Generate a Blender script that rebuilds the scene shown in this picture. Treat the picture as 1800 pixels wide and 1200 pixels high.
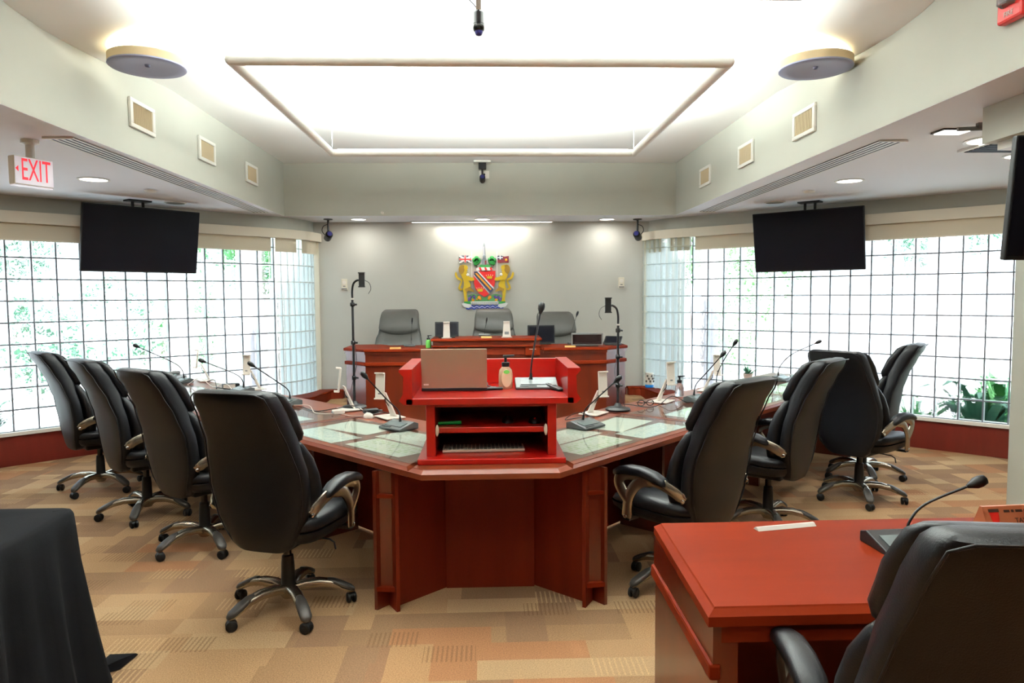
import bpy, bmesh, math, random
from mathutils import Vector, Matrix
for o in list(bpy.data.objects): bpy.data.objects.remove(o)
SC = bpy.context.scene; COL = SC.collection
PI = math.pi; R = math.radians; sin, cos = math.sin, math.cos

# ------------------------------------------------------------------ camera, sky, sun, exposure
EYE = 1.555; YAW = .036; PIT = .0643; ROLL = .0069
cd = bpy.data.cameras.new('camera'); cam = bpy.data.objects.new('camera', cd); COL.objects.link(cam)
cd.sensor_width = 36; cd.lens = 1247.75*36/1800; cd.clip_start = .05; cd.clip_end = 200
_f = Vector((sin(YAW)*cos(PIT), cos(YAW)*cos(PIT), -sin(PIT))); _r = Vector((cos(YAW), -sin(YAW), 0)); _u = _r.cross(_f)
_er = _r*cos(ROLL)-_u*sin(ROLL); _eu = _u*cos(ROLL)+_r*sin(ROLL)
cam.matrix_world = Matrix(((_er.x,_eu.x,-_f.x,0),(_er.y,_eu.y,-_f.y,0),(_er.z,_eu.z,-_f.z,EYE),(0,0,0,1)))
SC.camera = cam
SC.view_settings.view_transform = 'Standard'; SC.view_settings.look = 'None'
SC.view_settings.gamma = 1; SC.view_settings.use_curve_mapping = False; SC.view_settings.exposure = 0.0
w = bpy.data.worlds.new('sky'); SC.world = w; w.use_nodes = True
bg = w.node_tree.nodes['Background']; bg.inputs[0].default_value = (.80,.90,1,1); bg.inputs[1].default_value = 4.8
sd = bpy.data.lights.new('sun','SUN'); sd.energy = 24; sd.angle = R(3); sd.color = (1,.97,.92)
so = bpy.data.objects.new('sun', sd); COL.objects.link(so); so.rotation_euler = (R(38),R(12),R(-20))

def area(name, loc, sx, sy, power, col=(1,1,1), rot=(0,0,0), shape='RECTANGLE', spread=180):
    d = bpy.data.lights.new(name,'AREA'); d.shape = shape; d.size = sx
    if shape in ('RECTANGLE','ELLIPSE'): d.size_y = sy
    d.energy = power; d.color = col; d.spread = R(spread)
    o = bpy.data.objects.new(name, d); COL.objects.link(o); o.location = loc; o.rotation_euler = rot; return o
WARM = (1,.57,.27); NEUT = (1,.97,.90)
RINGX = (-1.22,1.21); RINGY = (3.55,5.79); RINGZ = 2.70
def ring_lamps(y0, y1, p):
    xm = (RINGX[0]+RINGX[1])/2; wd = RINGX[1]-RINGX[0]-.1
    up = (PI,0,0); c = (.92,1,.95)
    for y,f,sp in ((y0,.9,135),(y1,2.3,178) if y1 > 4 else (y1,1.0,140)): area('pendant_lamp',(xm,y,RINGZ+.03),wd,.035,p*f,c,up,spread=sp)
    for x in RINGX: area('pendant_lamp',(x,(y0+y1)/2,RINGZ+.03),.035,y1-y0-.1,p*(.62 if y1 > 4 else 1.1),c,up,spread=138)
ring_lamps(*RINGY, 150)
ring_lamps(.55, 2.745, 52)
for dx,dy in ((-2.03,4.46),(2.06,4.44)): area('disc_uplight_lamp',(dx,dy,3.018),.36,.36,11,(.98,1,.95),(PI,0,0),'DISK',128)
# warm lamps of the public half of the room behind the camera
for x,y,z in ((-3.6,-1.5,2.49),(-3.4,.9,2.49),(-1.2,-.2,3.11),(1.2,-.2,3.11),(3.4,.9,2.49),(3.6,-1.5,2.49),(0,-2.2,3.11)): area('rear_downlight_lamp',(x,y,z),.18,.18,20 if z > 3 else 8,WARM,(0,0,0),'DISK',110)
area('wall_washer_lamp',(-.04,9.14,2.485),1.15,.03,9,(1,.96,.86),(R(-12),0,0))

# ------------------------------------------------------------------ materials
def lin(c): return tuple(((v/255)/12.92 if v/255<=.04045 else ((v/255+.055)/1.055)**2.4) for v in c)
MATS = {}
def mat(name, col, rough=.5, metal=0, spec=.5, coat=0, emit=None, es=0, trans=0, noise=0, nscale=20, bump=0, bscale=200, alpha=1, srgb=True, sheen=0, ior=1.45, stretch=None):
    m = bpy.data.materials.new(name); m.use_nodes = True; nt = m.node_tree; N = nt.nodes; L = nt.links; b = N['Principled BSDF']
    c = lin(col) if srgb else col
    b.inputs['Base Color'].default_value = (*c,1); b.inputs['Roughness'].default_value = rough; b.inputs['Metallic'].default_value = metal
    b.inputs['Specular IOR Level'].default_value = spec; b.inputs['Coat Weight'].default_value = coat; b.inputs['Coat Roughness'].default_value = .08
    b.inputs['Transmission Weight'].default_value = trans; b.inputs['Alpha'].default_value = alpha; b.inputs['IOR'].default_value = ior
    if sheen: b.inputs['Sheen Weight'].default_value = sheen
    if emit: b.inputs['Emission Color'].default_value = (*emit,1); b.inputs['Emission Strength'].default_value = es
    if noise or bump:
        tc = N.new('ShaderNodeTexCoord'); mp = N.new('ShaderNodeMapping'); L.new(tc.outputs['Object'], mp.inputs[0])
        if stretch: mp.inputs['Scale'].default_value = stretch
    if noise:
        t = N.new('ShaderNodeTexNoise'); t.inputs['Scale'].default_value = nscale; t.inputs['Detail'].default_value = 5; L.new(mp.outputs[0], t.inputs[0])
        r = N.new('ShaderNodeValToRGB'); r.color_ramp.elements[0].position = .3; r.color_ramp.elements[1].position = .7
        r.color_ramp.elements[0].color = (*[v*(1-noise) for v in c],1); r.color_ramp.elements[1].color = (*[min(1,v*(1+noise)) for v in c],1)
        L.new(t.outputs[0], r.inputs[0]); L.new(r.outputs[0], b.inputs['Base Color'])
    if bump:
        t2 = N.new('ShaderNodeTexNoise'); t2.inputs['Scale'].default_value = bscale; t2.inputs['Detail'].default_value = 3; L.new(mp.outputs[0], t2.inputs[0])
        bp = N.new('ShaderNodeBump'); bp.inputs['Strength'].default_value = bump; bp.inputs['Distance'].default_value = .01; L.new(t2.outputs[0], bp.inputs['Height']); L.new(bp.outputs[0], b.inputs['Normal'])
    MATS[name] = m; return m
mat('paint_wall',(184,185,174),.75,noise=.03,nscale=2,bump=.05,bscale=300)
mat('paint_back',(196,196,188),.7,noise=.03,nscale=2,bump=.05,bscale=300)
mat('paint_ceiling',(246,246,244),.8)
mat('paint_soffit',(232,232,236),.75)
mat('white_trim',(228,226,218),.5)
mat('beige_blind',(214,206,184),.7,bump=.1,bscale=400)
mat('valance',(226,219,200),.6)
mat('wood',(80,25,9),.28,coat=.35,noise=.22,nscale=9,stretch=(1,1,.12))
mat('wood_top',(98,31,13),.42,spec=.02,coat=0,noise=.15,nscale=7,stretch=(.2,1,1))
mat('wood_table',(106,46,25),.3,spec=.35,noise=.15,nscale=7,stretch=(.2,1,1))
mat('wood_dark',(100,32,12),.5,spec=.15,coat=0,noise=.2,nscale=9,stretch=(1,1,.12))
mat('wood_red',(156,14,6),.3,coat=.25,noise=.16,nscale=9,stretch=(.15,1,1))
mat('wood_apron',(96,26,17),.35,coat=.2,noise=.18,nscale=8,stretch=(1,1,.15))
mat('leather',(10,11,15),.42,spec=.27,noise=.15,nscale=6,bump=.12,bscale=260)
mat('leather_grey_lit',(66,65,61),.45,spec=.5,noise=.12,nscale=6,bump=.12,bscale=260)  # lit version of the leather, light on it put into the grey
mat('pewter',(172,162,146),.27,metal=.92)
mat('pewter_dark',(58,54,50),.45,metal=.3)
mat('black_plastic',(16,16,17),.45,spec=.3)
mat('black_gloss',(10,10,13),.12)
mat('black_metal',(18,18,20),.4,metal=.2)
mat('screen_black',(10,10,16),.3,spec=.15)
mat('cloth_black',(12,12,15),.9,spec=.12,bump=.2,bscale=500)
mat('white_plastic',(232,226,216),.4)
mat('grey_plastic',(120,122,122),.4)
mat('mic_grey',(62,66,66),.35)
mat('mic_panel',(84,94,94),.25)
mat('disc_under',(150,155,185),.5)
mat('disc_rim',(225,205,165),.6)
mat('brass',(190,150,90),.35,metal=.7)
mat('paper',(236,238,232),.7,noise=.04,nscale=12)
mat('laptop_brown',(150,128,106),.4,metal=.3)
mat('red_letters',(225,20,40),.4,emit=(.9,.02,.04),es=.7)
mat('sign_white',(226,222,232),.4,emit=(.9,.85,.95),es=.25)
mat('fire_red',(190,30,22),.35)
mat('lamp_glow',(255,255,255),.5,emit=(1,.95,.87),es=7)
mat('lamp_glow_white',(255,255,255),.5,emit=(1,.99,.97),es=5)
mat('copper_plate',(176,104,70),.4,metal=.25)
mat('green_pen',(10,150,60),.35)
mat('soap_bottle',(232,200,165),.25,trans=.25)
mat('label_cream',(238,226,190),.5)
mat('label_green',(110,200,90),.5)
mat('blue_base',(30,140,225),.4)
mat('clear_glass_bottle',(235,240,245),.1,trans=.8)
mat('dark_text',(50,26,18),.6)
mat('lens_blue',(50,50,110),.1)
mat('chrome',(215,212,208),.15,metal=1)
mat('slat_tan',(190,172,140),.6)
mat('slat_dark',(66,60,52),.7)
mat('diffuser_slot',(34,38,56),.7)
mat('exterior_column',(205,200,205),.7)
mat('exterior_ground',(198,200,206),.9,noise=.1,nscale=1.5)
mat('leaf_a',(62,126,66),.55,noise=.3,nscale=3); mat('leaf_b',(52,104,78),.55,noise=.3,nscale=3); mat('leaf_c',(90,140,80),.55,noise=.3,nscale=3)
mat('bark',(84,70,60),.9,noise=.3,nscale=14)
mat('mortar_backlit',(104,108,116),.8); mat('mortar_lit',(214,220,222),.7)  # white joints: flat runs coloured dark as if backlit, curves coloured pale as lit
mat('gloss_screen',(30,24,24),.2)
for n,c in dict(gold=(214,180,30),gold_dark=(150,115,20),navy=(34,32,66),crest_red=(222,30,30),crest_green=(40,140,60),crest_white=(240,240,238),wave_blue=(45,70,175),crest_grey=(120,128,132),purple=(96,72,150),orange=(240,160,30),dark_red=(120,20,34),leafgreen=(60,120,60)).items(): mat('crest_'+n if not n.startswith('crest') else n, c, .45)

def glass_mat(name, tint, refr, ior, bumpS, gloss=.06):
    m = bpy.data.materials.new(name); m.use_nodes = True; nt = m.node_tree; N = nt.nodes; L = nt.links; N.clear()
    out = N.new('ShaderNodeOutputMaterial'); tr = N.new('ShaderNodeBsdfTransparent'); tr.inputs[0].default_value = (*tint,1)
    gl = N.new('ShaderNodeBsdfGlossy'); gl.inputs['Roughness'].default_value = .05
    lw = N.new('ShaderNodeLayerWeight'); lw.inputs[0].default_value = .33
    mx = N.new('ShaderNodeMixShader'); ge = N.new('ShaderNodeNewGeometry'); sb = N.new('ShaderNodeMath'); sb.operation = 'SUBTRACT'; sb.inputs[0].default_value = 1; L.new(ge.outputs['Backfacing'], sb.inputs[1])
    mu = N.new('ShaderNodeMath'); mu.operation = 'MULTIPLY'; L.new(lw.outputs['Fresnel'], mu.inputs[0]); L.new(sb.outputs[0], mu.inputs[1]); L.new(mu.outputs[0], mx.inputs[0])
    if refr:
        rf = N.new('ShaderNodeBsdfRefraction'); rf.inputs['IOR'].default_value = ior; rf.inputs['Roughness'].default_value = 0; rf.inputs[0].default_value = (*tint,1)
        tc = N.new('ShaderNodeTexCoord'); t = N.new('ShaderNodeTexNoise'); t.inputs['Scale'].default_value = 14; t.inputs['Detail'].default_value = 1
        L.new(tc.outputs['Object'], t.inputs[0]); bp = N.new('ShaderNodeBump'); bp.inputs['Strength'].default_value = bumpS; bp.inputs['Distance'].default_value = .02
        L.new(t.outputs[0], bp.inputs['Height']); L.new(bp.outputs[0], rf.inputs['Normal'])
        m2 = N.new('ShaderNodeMixShader'); m2.inputs[0].default_value = refr; L.new(tr.outputs[0], m2.inputs[1]); L.new(rf.outputs[0], m2.inputs[2]); src = m2
    else: src = tr
    L.new(src.outputs[0], mx.inputs[1]); L.new(gl.outputs[0], mx.inputs[2]); L.new(mx.outputs[0], out.inputs[0])
    MATS[name] = m; return m
glass_mat('block_glass',(.965,.985,.985),.45,1.12,.5)
def edge_mat():
    m = bpy.data.materials.new('block_edge'); m.use_nodes = True; nt = m.node_tree; N = nt.nodes; L = nt.links; N.clear()
    out = N.new('ShaderNodeOutputMaterial'); tl = N.new('ShaderNodeBsdfTranslucent'); tl.inputs[0].default_value = (.92,.97,.97,1); df = N.new('ShaderNodeBsdfDiffuse'); df.inputs[0].default_value = (.9,.95,.95,1)
    tr = N.new('ShaderNodeBsdfTransparent'); tr.inputs[0].default_value = (.93,.98,.97,1); a = N.new('ShaderNodeMixShader'); L.new(tl.outputs[0],a.inputs[1]); L.new(df.outputs[0],a.inputs[2]); b = N.new('ShaderNodeMixShader'); b.inputs[0].default_value = .45; L.new(a.outputs[0],b.inputs[1]); L.new(tr.outputs[0],b.inputs[2]); L.new(b.outputs[0],out.inputs[0]); MATS['block_edge'] = m
edge_mat()
glass_mat('desk_glass',(.93,.965,.94),0,1.45,0)

def carpet():
    m = bpy.data.materials.new('carpet'); m.use_nodes = True; nt = m.node_tree; N = nt.nodes; L = nt.links; b = N['Principled BSDF']
    b.inputs['Roughness'].default_value = .95; b.inputs['Specular IOR Level'].default_value = .15
    tc = N.new('ShaderNodeTexCoord'); sp = N.new('ShaderNodeSeparateXYZ'); L.new(tc.outputs['Object'], sp.inputs[0])
    def mth(op, a, bb=None):
        n = N.new('ShaderNodeMath'); n.operation = op
        for i, v in enumerate((a, bb)):
            if v is None: continue
            if isinstance(v, (int, float)): n.inputs[i].default_value = v
            else: L.new(v, n.inputs[i])
        return n.outputs[0]
    def cells(sx, sy, off, seed):
        row = mth('FLOOR', mth('DIVIDE', sp.outputs[1], sy))
        wn = N.new('ShaderNodeTexWhiteNoise'); wn.noise_dimensions = '1D'; L.new(mth('ADD', row, seed), wn.inputs['W'])
        colm = mth('FLOOR', mth('ADD', mth('DIVIDE', sp.outputs[0], sx), mth('MULTIPLY', wn.outputs[0], off)))
        cb = N.new('ShaderNodeCombineXYZ'); L.new(colm, cb.inputs[0]); L.new(row, cb.inputs[1]); cb.inputs[2].default_value = seed
        w2 = N.new('ShaderNodeTexWhiteNoise'); w2.noise_dimensions = '3D'; L.new(cb.outputs[0], w2.inputs['Vector']); return w2.outputs[0]
    c1 = cells(.46,.155,1,3.1); c2 = cells(.19,.31,1,7.7); c3 = cells(.23,.14,1,11.3)
    def ramp(src, els, interp='CONSTANT'):
        r = N.new('ShaderNodeValToRGB'); r.color_ramp.interpolation = interp
        while len(r.color_ramp.elements) < len(els): r.color_ramp.elements.new(.5)
        for e, (p, c) in zip(r.color_ramp.elements, els): e.position = p; e.color = (*lin(c),1)
        L.new(src, r.inputs[0]); return r.outputs[0]
    base = ramp(c1, [(0,(178,142,104)),(.22,(160,126,92)),(.42,(188,156,118)),(.62,(168,120,84)),(.78,(148,116,86)),(.9,(184,150,112))])
    ov = ramp(c2, [(0,(168,116,80)),(.3,(152,128,102)),(.55,(182,144,104)),(.8,(140,108,82))])
    def mix(f, a, bb):
        n = N.new('ShaderNodeMix'); n.data_type = 'RGBA'
        if isinstance(f, (int, float)): n.inputs[0].default_value = f
        else: L.new(f, n.inputs[0])
        L.new(a, n.inputs[6]); L.new(bb, n.inputs[7]) if not isinstance(bb, tuple) else setattr(n.inputs[7], 'default_value', bb); return n.outputs[2]
    msk = mth('GREATER_THAN', c2, .72); col = mix(mth('MULTIPLY', msk, .8), base, ov)
    st = mth('GREATER_THAN', mth('SINE', mth('MULTIPLY', sp.outputs[0], 2*PI/.021)), .25)
    sm = mth('MULTIPLY', mth('MULTIPLY', mth('GREATER_THAN', c3, .90), st), .5)
    col = mix(sm, col, (*lin((112,80,52)),1))
    st2 = mth('MULTIPLY', mth('MULTIPLY', mth('LESS_THAN', c3, .05), mth('GREATER_THAN', mth('SINE', mth('MULTIPLY', sp.outputs[0], 2*PI/.024)), .5)), .5)
    col = mix(st2, col, (*lin((222,186,140)),1))
    nz = N.new('ShaderNodeTexNoise'); nz.inputs['Scale'].default_value = 180; nz.inputs['Detail'].default_value = 2; L.new(tc.outputs['Object'], nz.inputs[0])
    mm = N.new('ShaderNodeMix'); mm.data_type = 'RGBA'; mm.blend_type = 'MULTIPLY'; mm.inputs[0].default_value = .8; L.new(col, mm.inputs[6])
    rr = N.new('ShaderNodeValToRGB'); rr.color_ramp.elements[0].position = .3; rr.color_ramp.elements[0].color = (.42,.40,.37,1); rr.color_ramp.elements[1].position = .7; L.new(nz.outputs[0], rr.inputs[0]); L.new(rr.outputs[0], mm.inputs[7])
    L.new(mm.outputs[2], b.inputs['Base Color'])
    bp = N.new('ShaderNodeBump'); bp.inputs['Strength'].default_value = .3; bp.inputs['Distance'].default_value = .004; L.new(nz.outputs[0], bp.inputs['Height']); L.new(bp.outputs[0], b.inputs['Normal'])
    MATS['carpet'] = m
carpet()

# ------------------------------------------------------------------ mesh helpers
class MB:
    def __init__(s): s.v = []; s.f = []
    def add(s, vs, fs):
        k = len(s.v); s.v += [tuple(p) for p in vs]; s.f += [tuple(i+k for i in f) for f in fs]; return s
    def box(s, c, d, rz=0, M=None):
        hx,hy,hz = d[0]/2,d[1]/2,d[2]/2; vs = []
        for x,y,z in ((-hx,-hy,-hz),(hx,-hy,-hz),(hx,hy,-hz),(-hx,hy,-hz),(-hx,-hy,hz),(hx,-hy,hz),(hx,hy,hz),(-hx,hy,hz)):
            if M is not None: p = M @ Vector((x,y,z)); vs.append((p.x+c[0],p.y+c[1],p.z+c[2]))
            else: vs.append((c[0]+x*cos(rz)-y*sin(rz), c[1]+x*sin(rz)+y*cos(rz), c[2]+z))
        return s.add(vs, [(0,3,2,1),(4,5,6,7),(0,1,5,4),(1,2,6,5),(2,3,7,6),(3,0,4,7)])
    def bx(s, x0,x1,y0,y1,z0,z1): return s.box(((x0+x1)/2,(y0+y1)/2,(z0+z1)/2),(abs(x1-x0),abs(y1-y0),abs(z1-z0)))
    def prism(s, poly, z0, z1):
        n = len(poly); vs = [(x,y,z0) for x,y in poly]+[(x,y,z1) for x,y in poly]
        return s.add(vs, [tuple(range(n-1,-1,-1)), tuple(range(n,2*n))]+[(i,(i+1)%n,n+(i+1)%n,n+i) for i in range(n)])
    def loft(s, rings, caps=True):
        n = len(rings[0]); vs = [p for r in rings for p in r]; fs = []
        for k in range(len(rings)-1):
            for i in range(n): fs.append((k*n+i, k*n+(i+1)%n, (k+1)*n+(i+1)%n, (k+1)*n+i))
        if caps is True or caps is False: caps = (caps, caps)
        if caps[0]: fs.append(tuple(range(n-1,-1,-1)))
        if caps[1]: fs.append(tuple(range((len(rings)-1)*n, len(rings)*n)))
        return s.add(vs, fs)
    def tube(s, pts, r, seg=8, flat=None, up=Vector((0,0,1))):
        pts = [Vector(p) for p in pts]; rings = []; prev = None
        for i, p in enumerate(pts):
            t = (pts[min(i+1,len(pts)-1)]-pts[max(i-1,0)]).normalized()
            if prev is None:
                a = up if abs(t.dot(up)) < .95 else Vector((1,0,0)); n = (a-t*a.dot(t)).normalized()
            else: n = (prev-t*prev.dot(t)).normalized()
            prev = n; b = t.cross(n); rr = r[min(i,len(r)-1)] if isinstance(r,(list,tuple)) else r; ra, rb = (rr, rr) if flat is None else (rr*flat[0], rr*flat[1])
            rings.append([tuple(p+n*(cos(2*PI*j/seg)*ra)+b*(sin(2*PI*j/seg)*rb)) for j in range(seg)])
        return s.loft(rings)
    def lathe(s, prof, c=(0,0,0), seg=24, M=None):
        rings = []
        for r, z in prof:
            ring = []
            for j in range(seg):
                p = Vector((r*cos(2*PI*j/seg), r*sin(2*PI*j/seg), z))
                if M is not None: p = M @ p
                ring.append((p.x+c[0],p.y+c[1],p.z+c[2]))
            rings.append(ring)
        return s.loft(rings, (prof[0][0] < .004, prof[-1][0] < .004))
    def ball(s, c, r, seg=14, rings=8, sc=(1,1,1), M=None):
        prof = [(max(.0005,r*sin(PI*k/rings)), -r*cos(PI*k/rings)) for k in range(rings+1)]
        S = Matrix.Diagonal((sc[0],sc[1],sc[2])) if M is None else (M.to_3x3() @ Matrix.Diagonal((sc[0],sc[1],sc[2])))
        return s.lathe(prof, c, seg, S)
    def build(s, name, m, parent=None, smooth=None, bevel=0, seg=2, loc=None, rz=0):
        me = bpy.data.meshes.new(name); me.from_pydata(s.v, [], s.f); me.update()
        bm = bmesh.new(); bm.from_mesh(me); bmesh.ops.recalc_face_normals(bm, faces=bm.faces); bm.to_mesh(me); bm.free()
        o = bpy.data.objects.new(name, me); COL.objects.link(o)
        for k in (m if isinstance(m,(list,tuple)) else [m]): me.materials.append(MATS[k])
        if smooth is not None:
            me.polygons.foreach_set('use_smooth', [True]*len(me.polygons)); me.set_sharp_from_angle(angle=R(smooth))
        if bevel:
            md = o.modifiers.new('edge','BEVEL'); md.width = bevel; md.segments = seg; md.limit_method = 'ANGLE'; md.angle_limit = R(40)
        if parent is not None: o.parent = parent
        if loc is not None: o.location = loc
        if rz: o.rotation_euler = (0,0,rz)
        return o
def tag(o, label=None, cat=None, group=None, kind=None):
    if label: o['label'] = label
    if cat: o['category'] = cat
    if group: o['group'] = group
    if kind: o['kind'] = kind
    return o
def thing(name, label, cat, loc=(0,0,0), rz=0, group=None):
    o = bpy.data.objects.new(name, None); o.empty_display_size = .1; COL.objects.link(o); o.location = loc; o.rotation_euler = (0,0,rz)
    return tag(o, label, cat, group)
def struct(o, label=None): return tag(o, label, None, None, 'structure')
KIDS = {}
def copy_tree(o, parent=None):
    c = o.copy(); COL.objects.link(c)
    if parent is not None: c.parent = parent
    for ch in list(o.children): copy_tree(ch, c)
    return c
def clone(o, loc, rz, label):
    c = copy_tree(o); c.location = loc; c.rotation_euler = (0,0,rz); c['label'] = label; return c
def smoothpath(pts, n=6):
    P = [Vector(p) for p in pts]; P = [P[0]*2-P[1]]+P+[P[-1]*2-P[-2]]; out = []
    for i in range(1, len(P)-2):
        a,b,c,d = P[i-1:i+3]
        for k in range(n):
            t = k/n; out.append(.5*((2*b)+(c-a)*t+(2*a-5*b+4*c-d)*t*t+(3*b-a-3*c+d)*t**3))
    out.append(P[-2]); return out
def text(name, body, size, m, parent=None, loc=(0,0,0), rot=(0,0,0), ext=.002, align='CENTER', sx=1):
    c = bpy.data.curves.new(name,'FONT'); c.body = body; c.size = size; c.extrude = ext; c.align_x = align; c.align_y = 'CENTER'; c.resolution_u = 3
    o = bpy.data.objects.new(name, c); COL.objects.link(o); c.materials.append(MATS[m]); o.location = loc; o.rotation_euler = rot; o.scale = (sx,1,1)
    bpy.context.view_layer.update(); me = bpy.data.meshes.new_from_object(o.evaluated_get(bpy.context.evaluated_depsgraph_get())); me.name = name
    bpy.data.objects.remove(o); o = bpy.data.objects.new(name, me); COL.objects.link(o); o.location = loc; o.rotation_euler = rot; o.scale = (sx,1,1)
    if not me.materials: me.materials.append(MATS[m])
    if parent is not None: o.parent = parent
    return o

# ------------------------------------------------------------------ setting
B = .2032
LW = Vector((-4.411,6.724)); LD = Vector((cos(.7653),sin(.7653)))
RW = Vector((2.530,8.664)); RD = Vector((cos(.7715),-sin(.7715)))
LA = LW-LD*5*B; LC = LW+LD*13*B; RA = RW+RD*18*B; RC = RW
BY = 9.25; BXL, BXR = -2.20, 2.125
Z1, Z2 = 2.51, 3.13; WX0, WX1 = -2.37, 2.29; WY = 8.55
GB = .318            # bottom of the glass
def arcpts(p0, p1, side, n):
    # arc that leaves the flat glass tangentially and turns towards the back wall
    ch = p1-p0; L = ch.length; th = R(22); rad = L/2/sin(th); nrm = Vector((-ch.y,ch.x))/L*side
    c = (p0+p1)/2+nrm*rad*cos(th); a0 = math.atan2((p0-c).y,(p0-c).x); a1 = math.atan2((p1-c).y,(p1-c).x)
    d = (a1-a0+PI)%(2*PI)-PI
    return [c+Vector((cos(a0+d*k/n),sin(a0+d*k/n)))*rad for k in range(n+1)]
LARC = arcpts(LC, Vector((BXL,BY)), 1, 8); RARC = arcpts(RC, Vector((BXR,BY)), -1, 8)
YR = -4.0
room = [(LA.x,YR),(RA.x,YR),(RA.x,RA.y)]+[(p.x,p.y) for p in RARC]+[(p.x,p.y) for p in reversed(LARC)]+[(LA.x,LA.y)]
struct(MB().prism(room,-.1,0).build('floor','carpet'))
def strip_wall(mb, path, z0, z1, t):      # a vertical slab along a path, thickness outwards (t to the left of travel)
    n = len(path); P = [Vector(p) for p in path]; off = []
    for i in range(n):
        d1 = (P[i]-P[i-1]).normalized() if i else (P[1]-P[0]).normalized(); d2 = (P[i+1]-P[i]).normalized() if i < n-1 else d1
        nn = Vector((-(d1+d2).y,(d1+d2).x)).normalized(); off.append(P[i]+nn*t/max(.5,nn.dot(Vector((-d1.y,d1.x)))))
    for i in range(n-1):
        a,b,c,d = P[i],P[i+1],off[i+1],off[i]
        mb.add([(q.x,q.y,z) for z in (z0,z1) for q in (a,b,c,d)], [(0,1,2,3),(7,6,5,4),(0,4,5,1),(1,5,6,2),(2,6,7,3),(3,7,4,0)])
    return mb
LPATH = [LA]+LARC; RPATH = [RA]+RARC        # left runs with outside on its left; right with outside on its right
struct(strip_wall(strip_wall(MB(),[Vector((LA.x,YR)),LA],0,Z1,.12),LPATH,GB+10*B,Z1+.05,.12).build('wall_left','paint_wall'))
struct(strip_wall(strip_wall(MB(),[Vector((RA.x,YR)),RA],0,Z1,-.12),RPATH,GB+10*B,Z1+.05,-.12).build('wall_right','paint_wall'))
struct(MB().bx(BXL-.5,BXR+.5,BY,BY+.15,-.1,Z1+.05).build('wall_back','paint_back'))
struct(MB().bx(LA.x-.2,RA.x+.2,YR-.15,YR,-.1,Z2+.1).build('wall_rear','paint_wall'))
# soffit ceiling: outer room minus the raised well
sf = MB()
sf.prism([(LA.x,YR),(WX0-.001,YR),(WX0-.001,WY+.001)]+[(LC.x,LC.y),(LA.x,LA.y)],Z1,Z1+.06)
sf.prism([(WX1+.001,YR),(RA.x,YR),(RA.x,RA.y),(RC.x,RC.y),(WX1+.001,WY+.001)],Z1,Z1+.06)
sf.prism([(WX0-.001,WY+.001),(WX1+.001,WY+.001)]+[(p.x,p.y) for p in RARC]+[(p.x,p.y) for p in reversed(LARC)],Z1,Z1+.06)
struct(sf.build('ceiling_soffit','paint_soffit'))
# bulkheads round the well, their tops dipping where the ceiling cove bulges down
prof = [(YR,3.13),(2.9,3.13),(3.3,3.10),(3.55,3.045),(3.75,3.015),(4.0,3.0),(4.3,3.008),(4.65,3.03),(4.95,3.07),(5.25,3.105),(5.6,3.13),(WY,3.13)]
def side_bulk(x, xo, name):
    mb = MB(); n = len(prof)
    vs = [(xx,y,z) for xx in (x,xo) for y,zt in prof for z in (Z1+.002,zt)]
    fs = []
    for s in (0,1):
        for i in range(n-1):
            k = s*2*n+2*i; fs.append((k,k+2,k+3,k+1))
    for i in range(n-1): a=2*i; b=2*n+2*i; fs += [(a,a+2,b+2,b),(a+1,a+3,b+3,b+1)]
    mb.add(vs,fs); return struct(mb.build(name,'paint_wall'))
side_bulk(WX0,WX0-.1,'wall_upper_left'); side_bulk(WX1,WX1+.1,'wall_upper_right')
struct(MB().bx(WX0-.1,WX1+.1,WY,WY+.1,Z1+.002,Z2).build('wall_upper_back','paint_wall'))
cl = MB()      # ceiling: flat middle, coves down to the bulkhead tops
xs = [WX0-.1,WX0,-2.05,-1.7,1.62,1.97,WX1,WX1+.1]
n = len(prof); vs = []
for y,zt in prof:
    d = Z2-zt
    for k,x in enumerate(xs):
        f = (1,1,.45,0,0,.45,1,1)[k]; vs.append((x,y if y < WY else WY+.1,Z2-d*f+.001))
cl.add(vs,[(i*8+k,i*8+k+1,(i+1)*8+k+1,(i+1)*8+k) for i in range(n-1) for k in range(7)])
cl.bx(WX0-.1,WX1+.1,YR,WY+.1,Z2+.01,Z2+.06)
struct(cl.build('ceiling','paint_ceiling',smooth=30))
tr = MB()      # faint ceiling joint strips running along the room between the pendants
for x in (-.50,.46): tr.bx(x-.02,x+.02,2.9,3.55,Z2-.012,Z2-.001)
struct(tr.build('trim_1','white_trim'))
# raised platform behind the dais desk
plat = [(-1.75,7.2),(1.7,7.2),(1.98,8.3),(2.0,9.245),(-2.0,9.245),(-1.98,8.3)]
struct(MB().bx(-1.835,1.835,BY-.018,BY-.001,.25,.345).build('baseboard_back','wood_apron'))
struct(MB().prism(plat,0,.25).build('floor_platform','carpet'))

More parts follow.
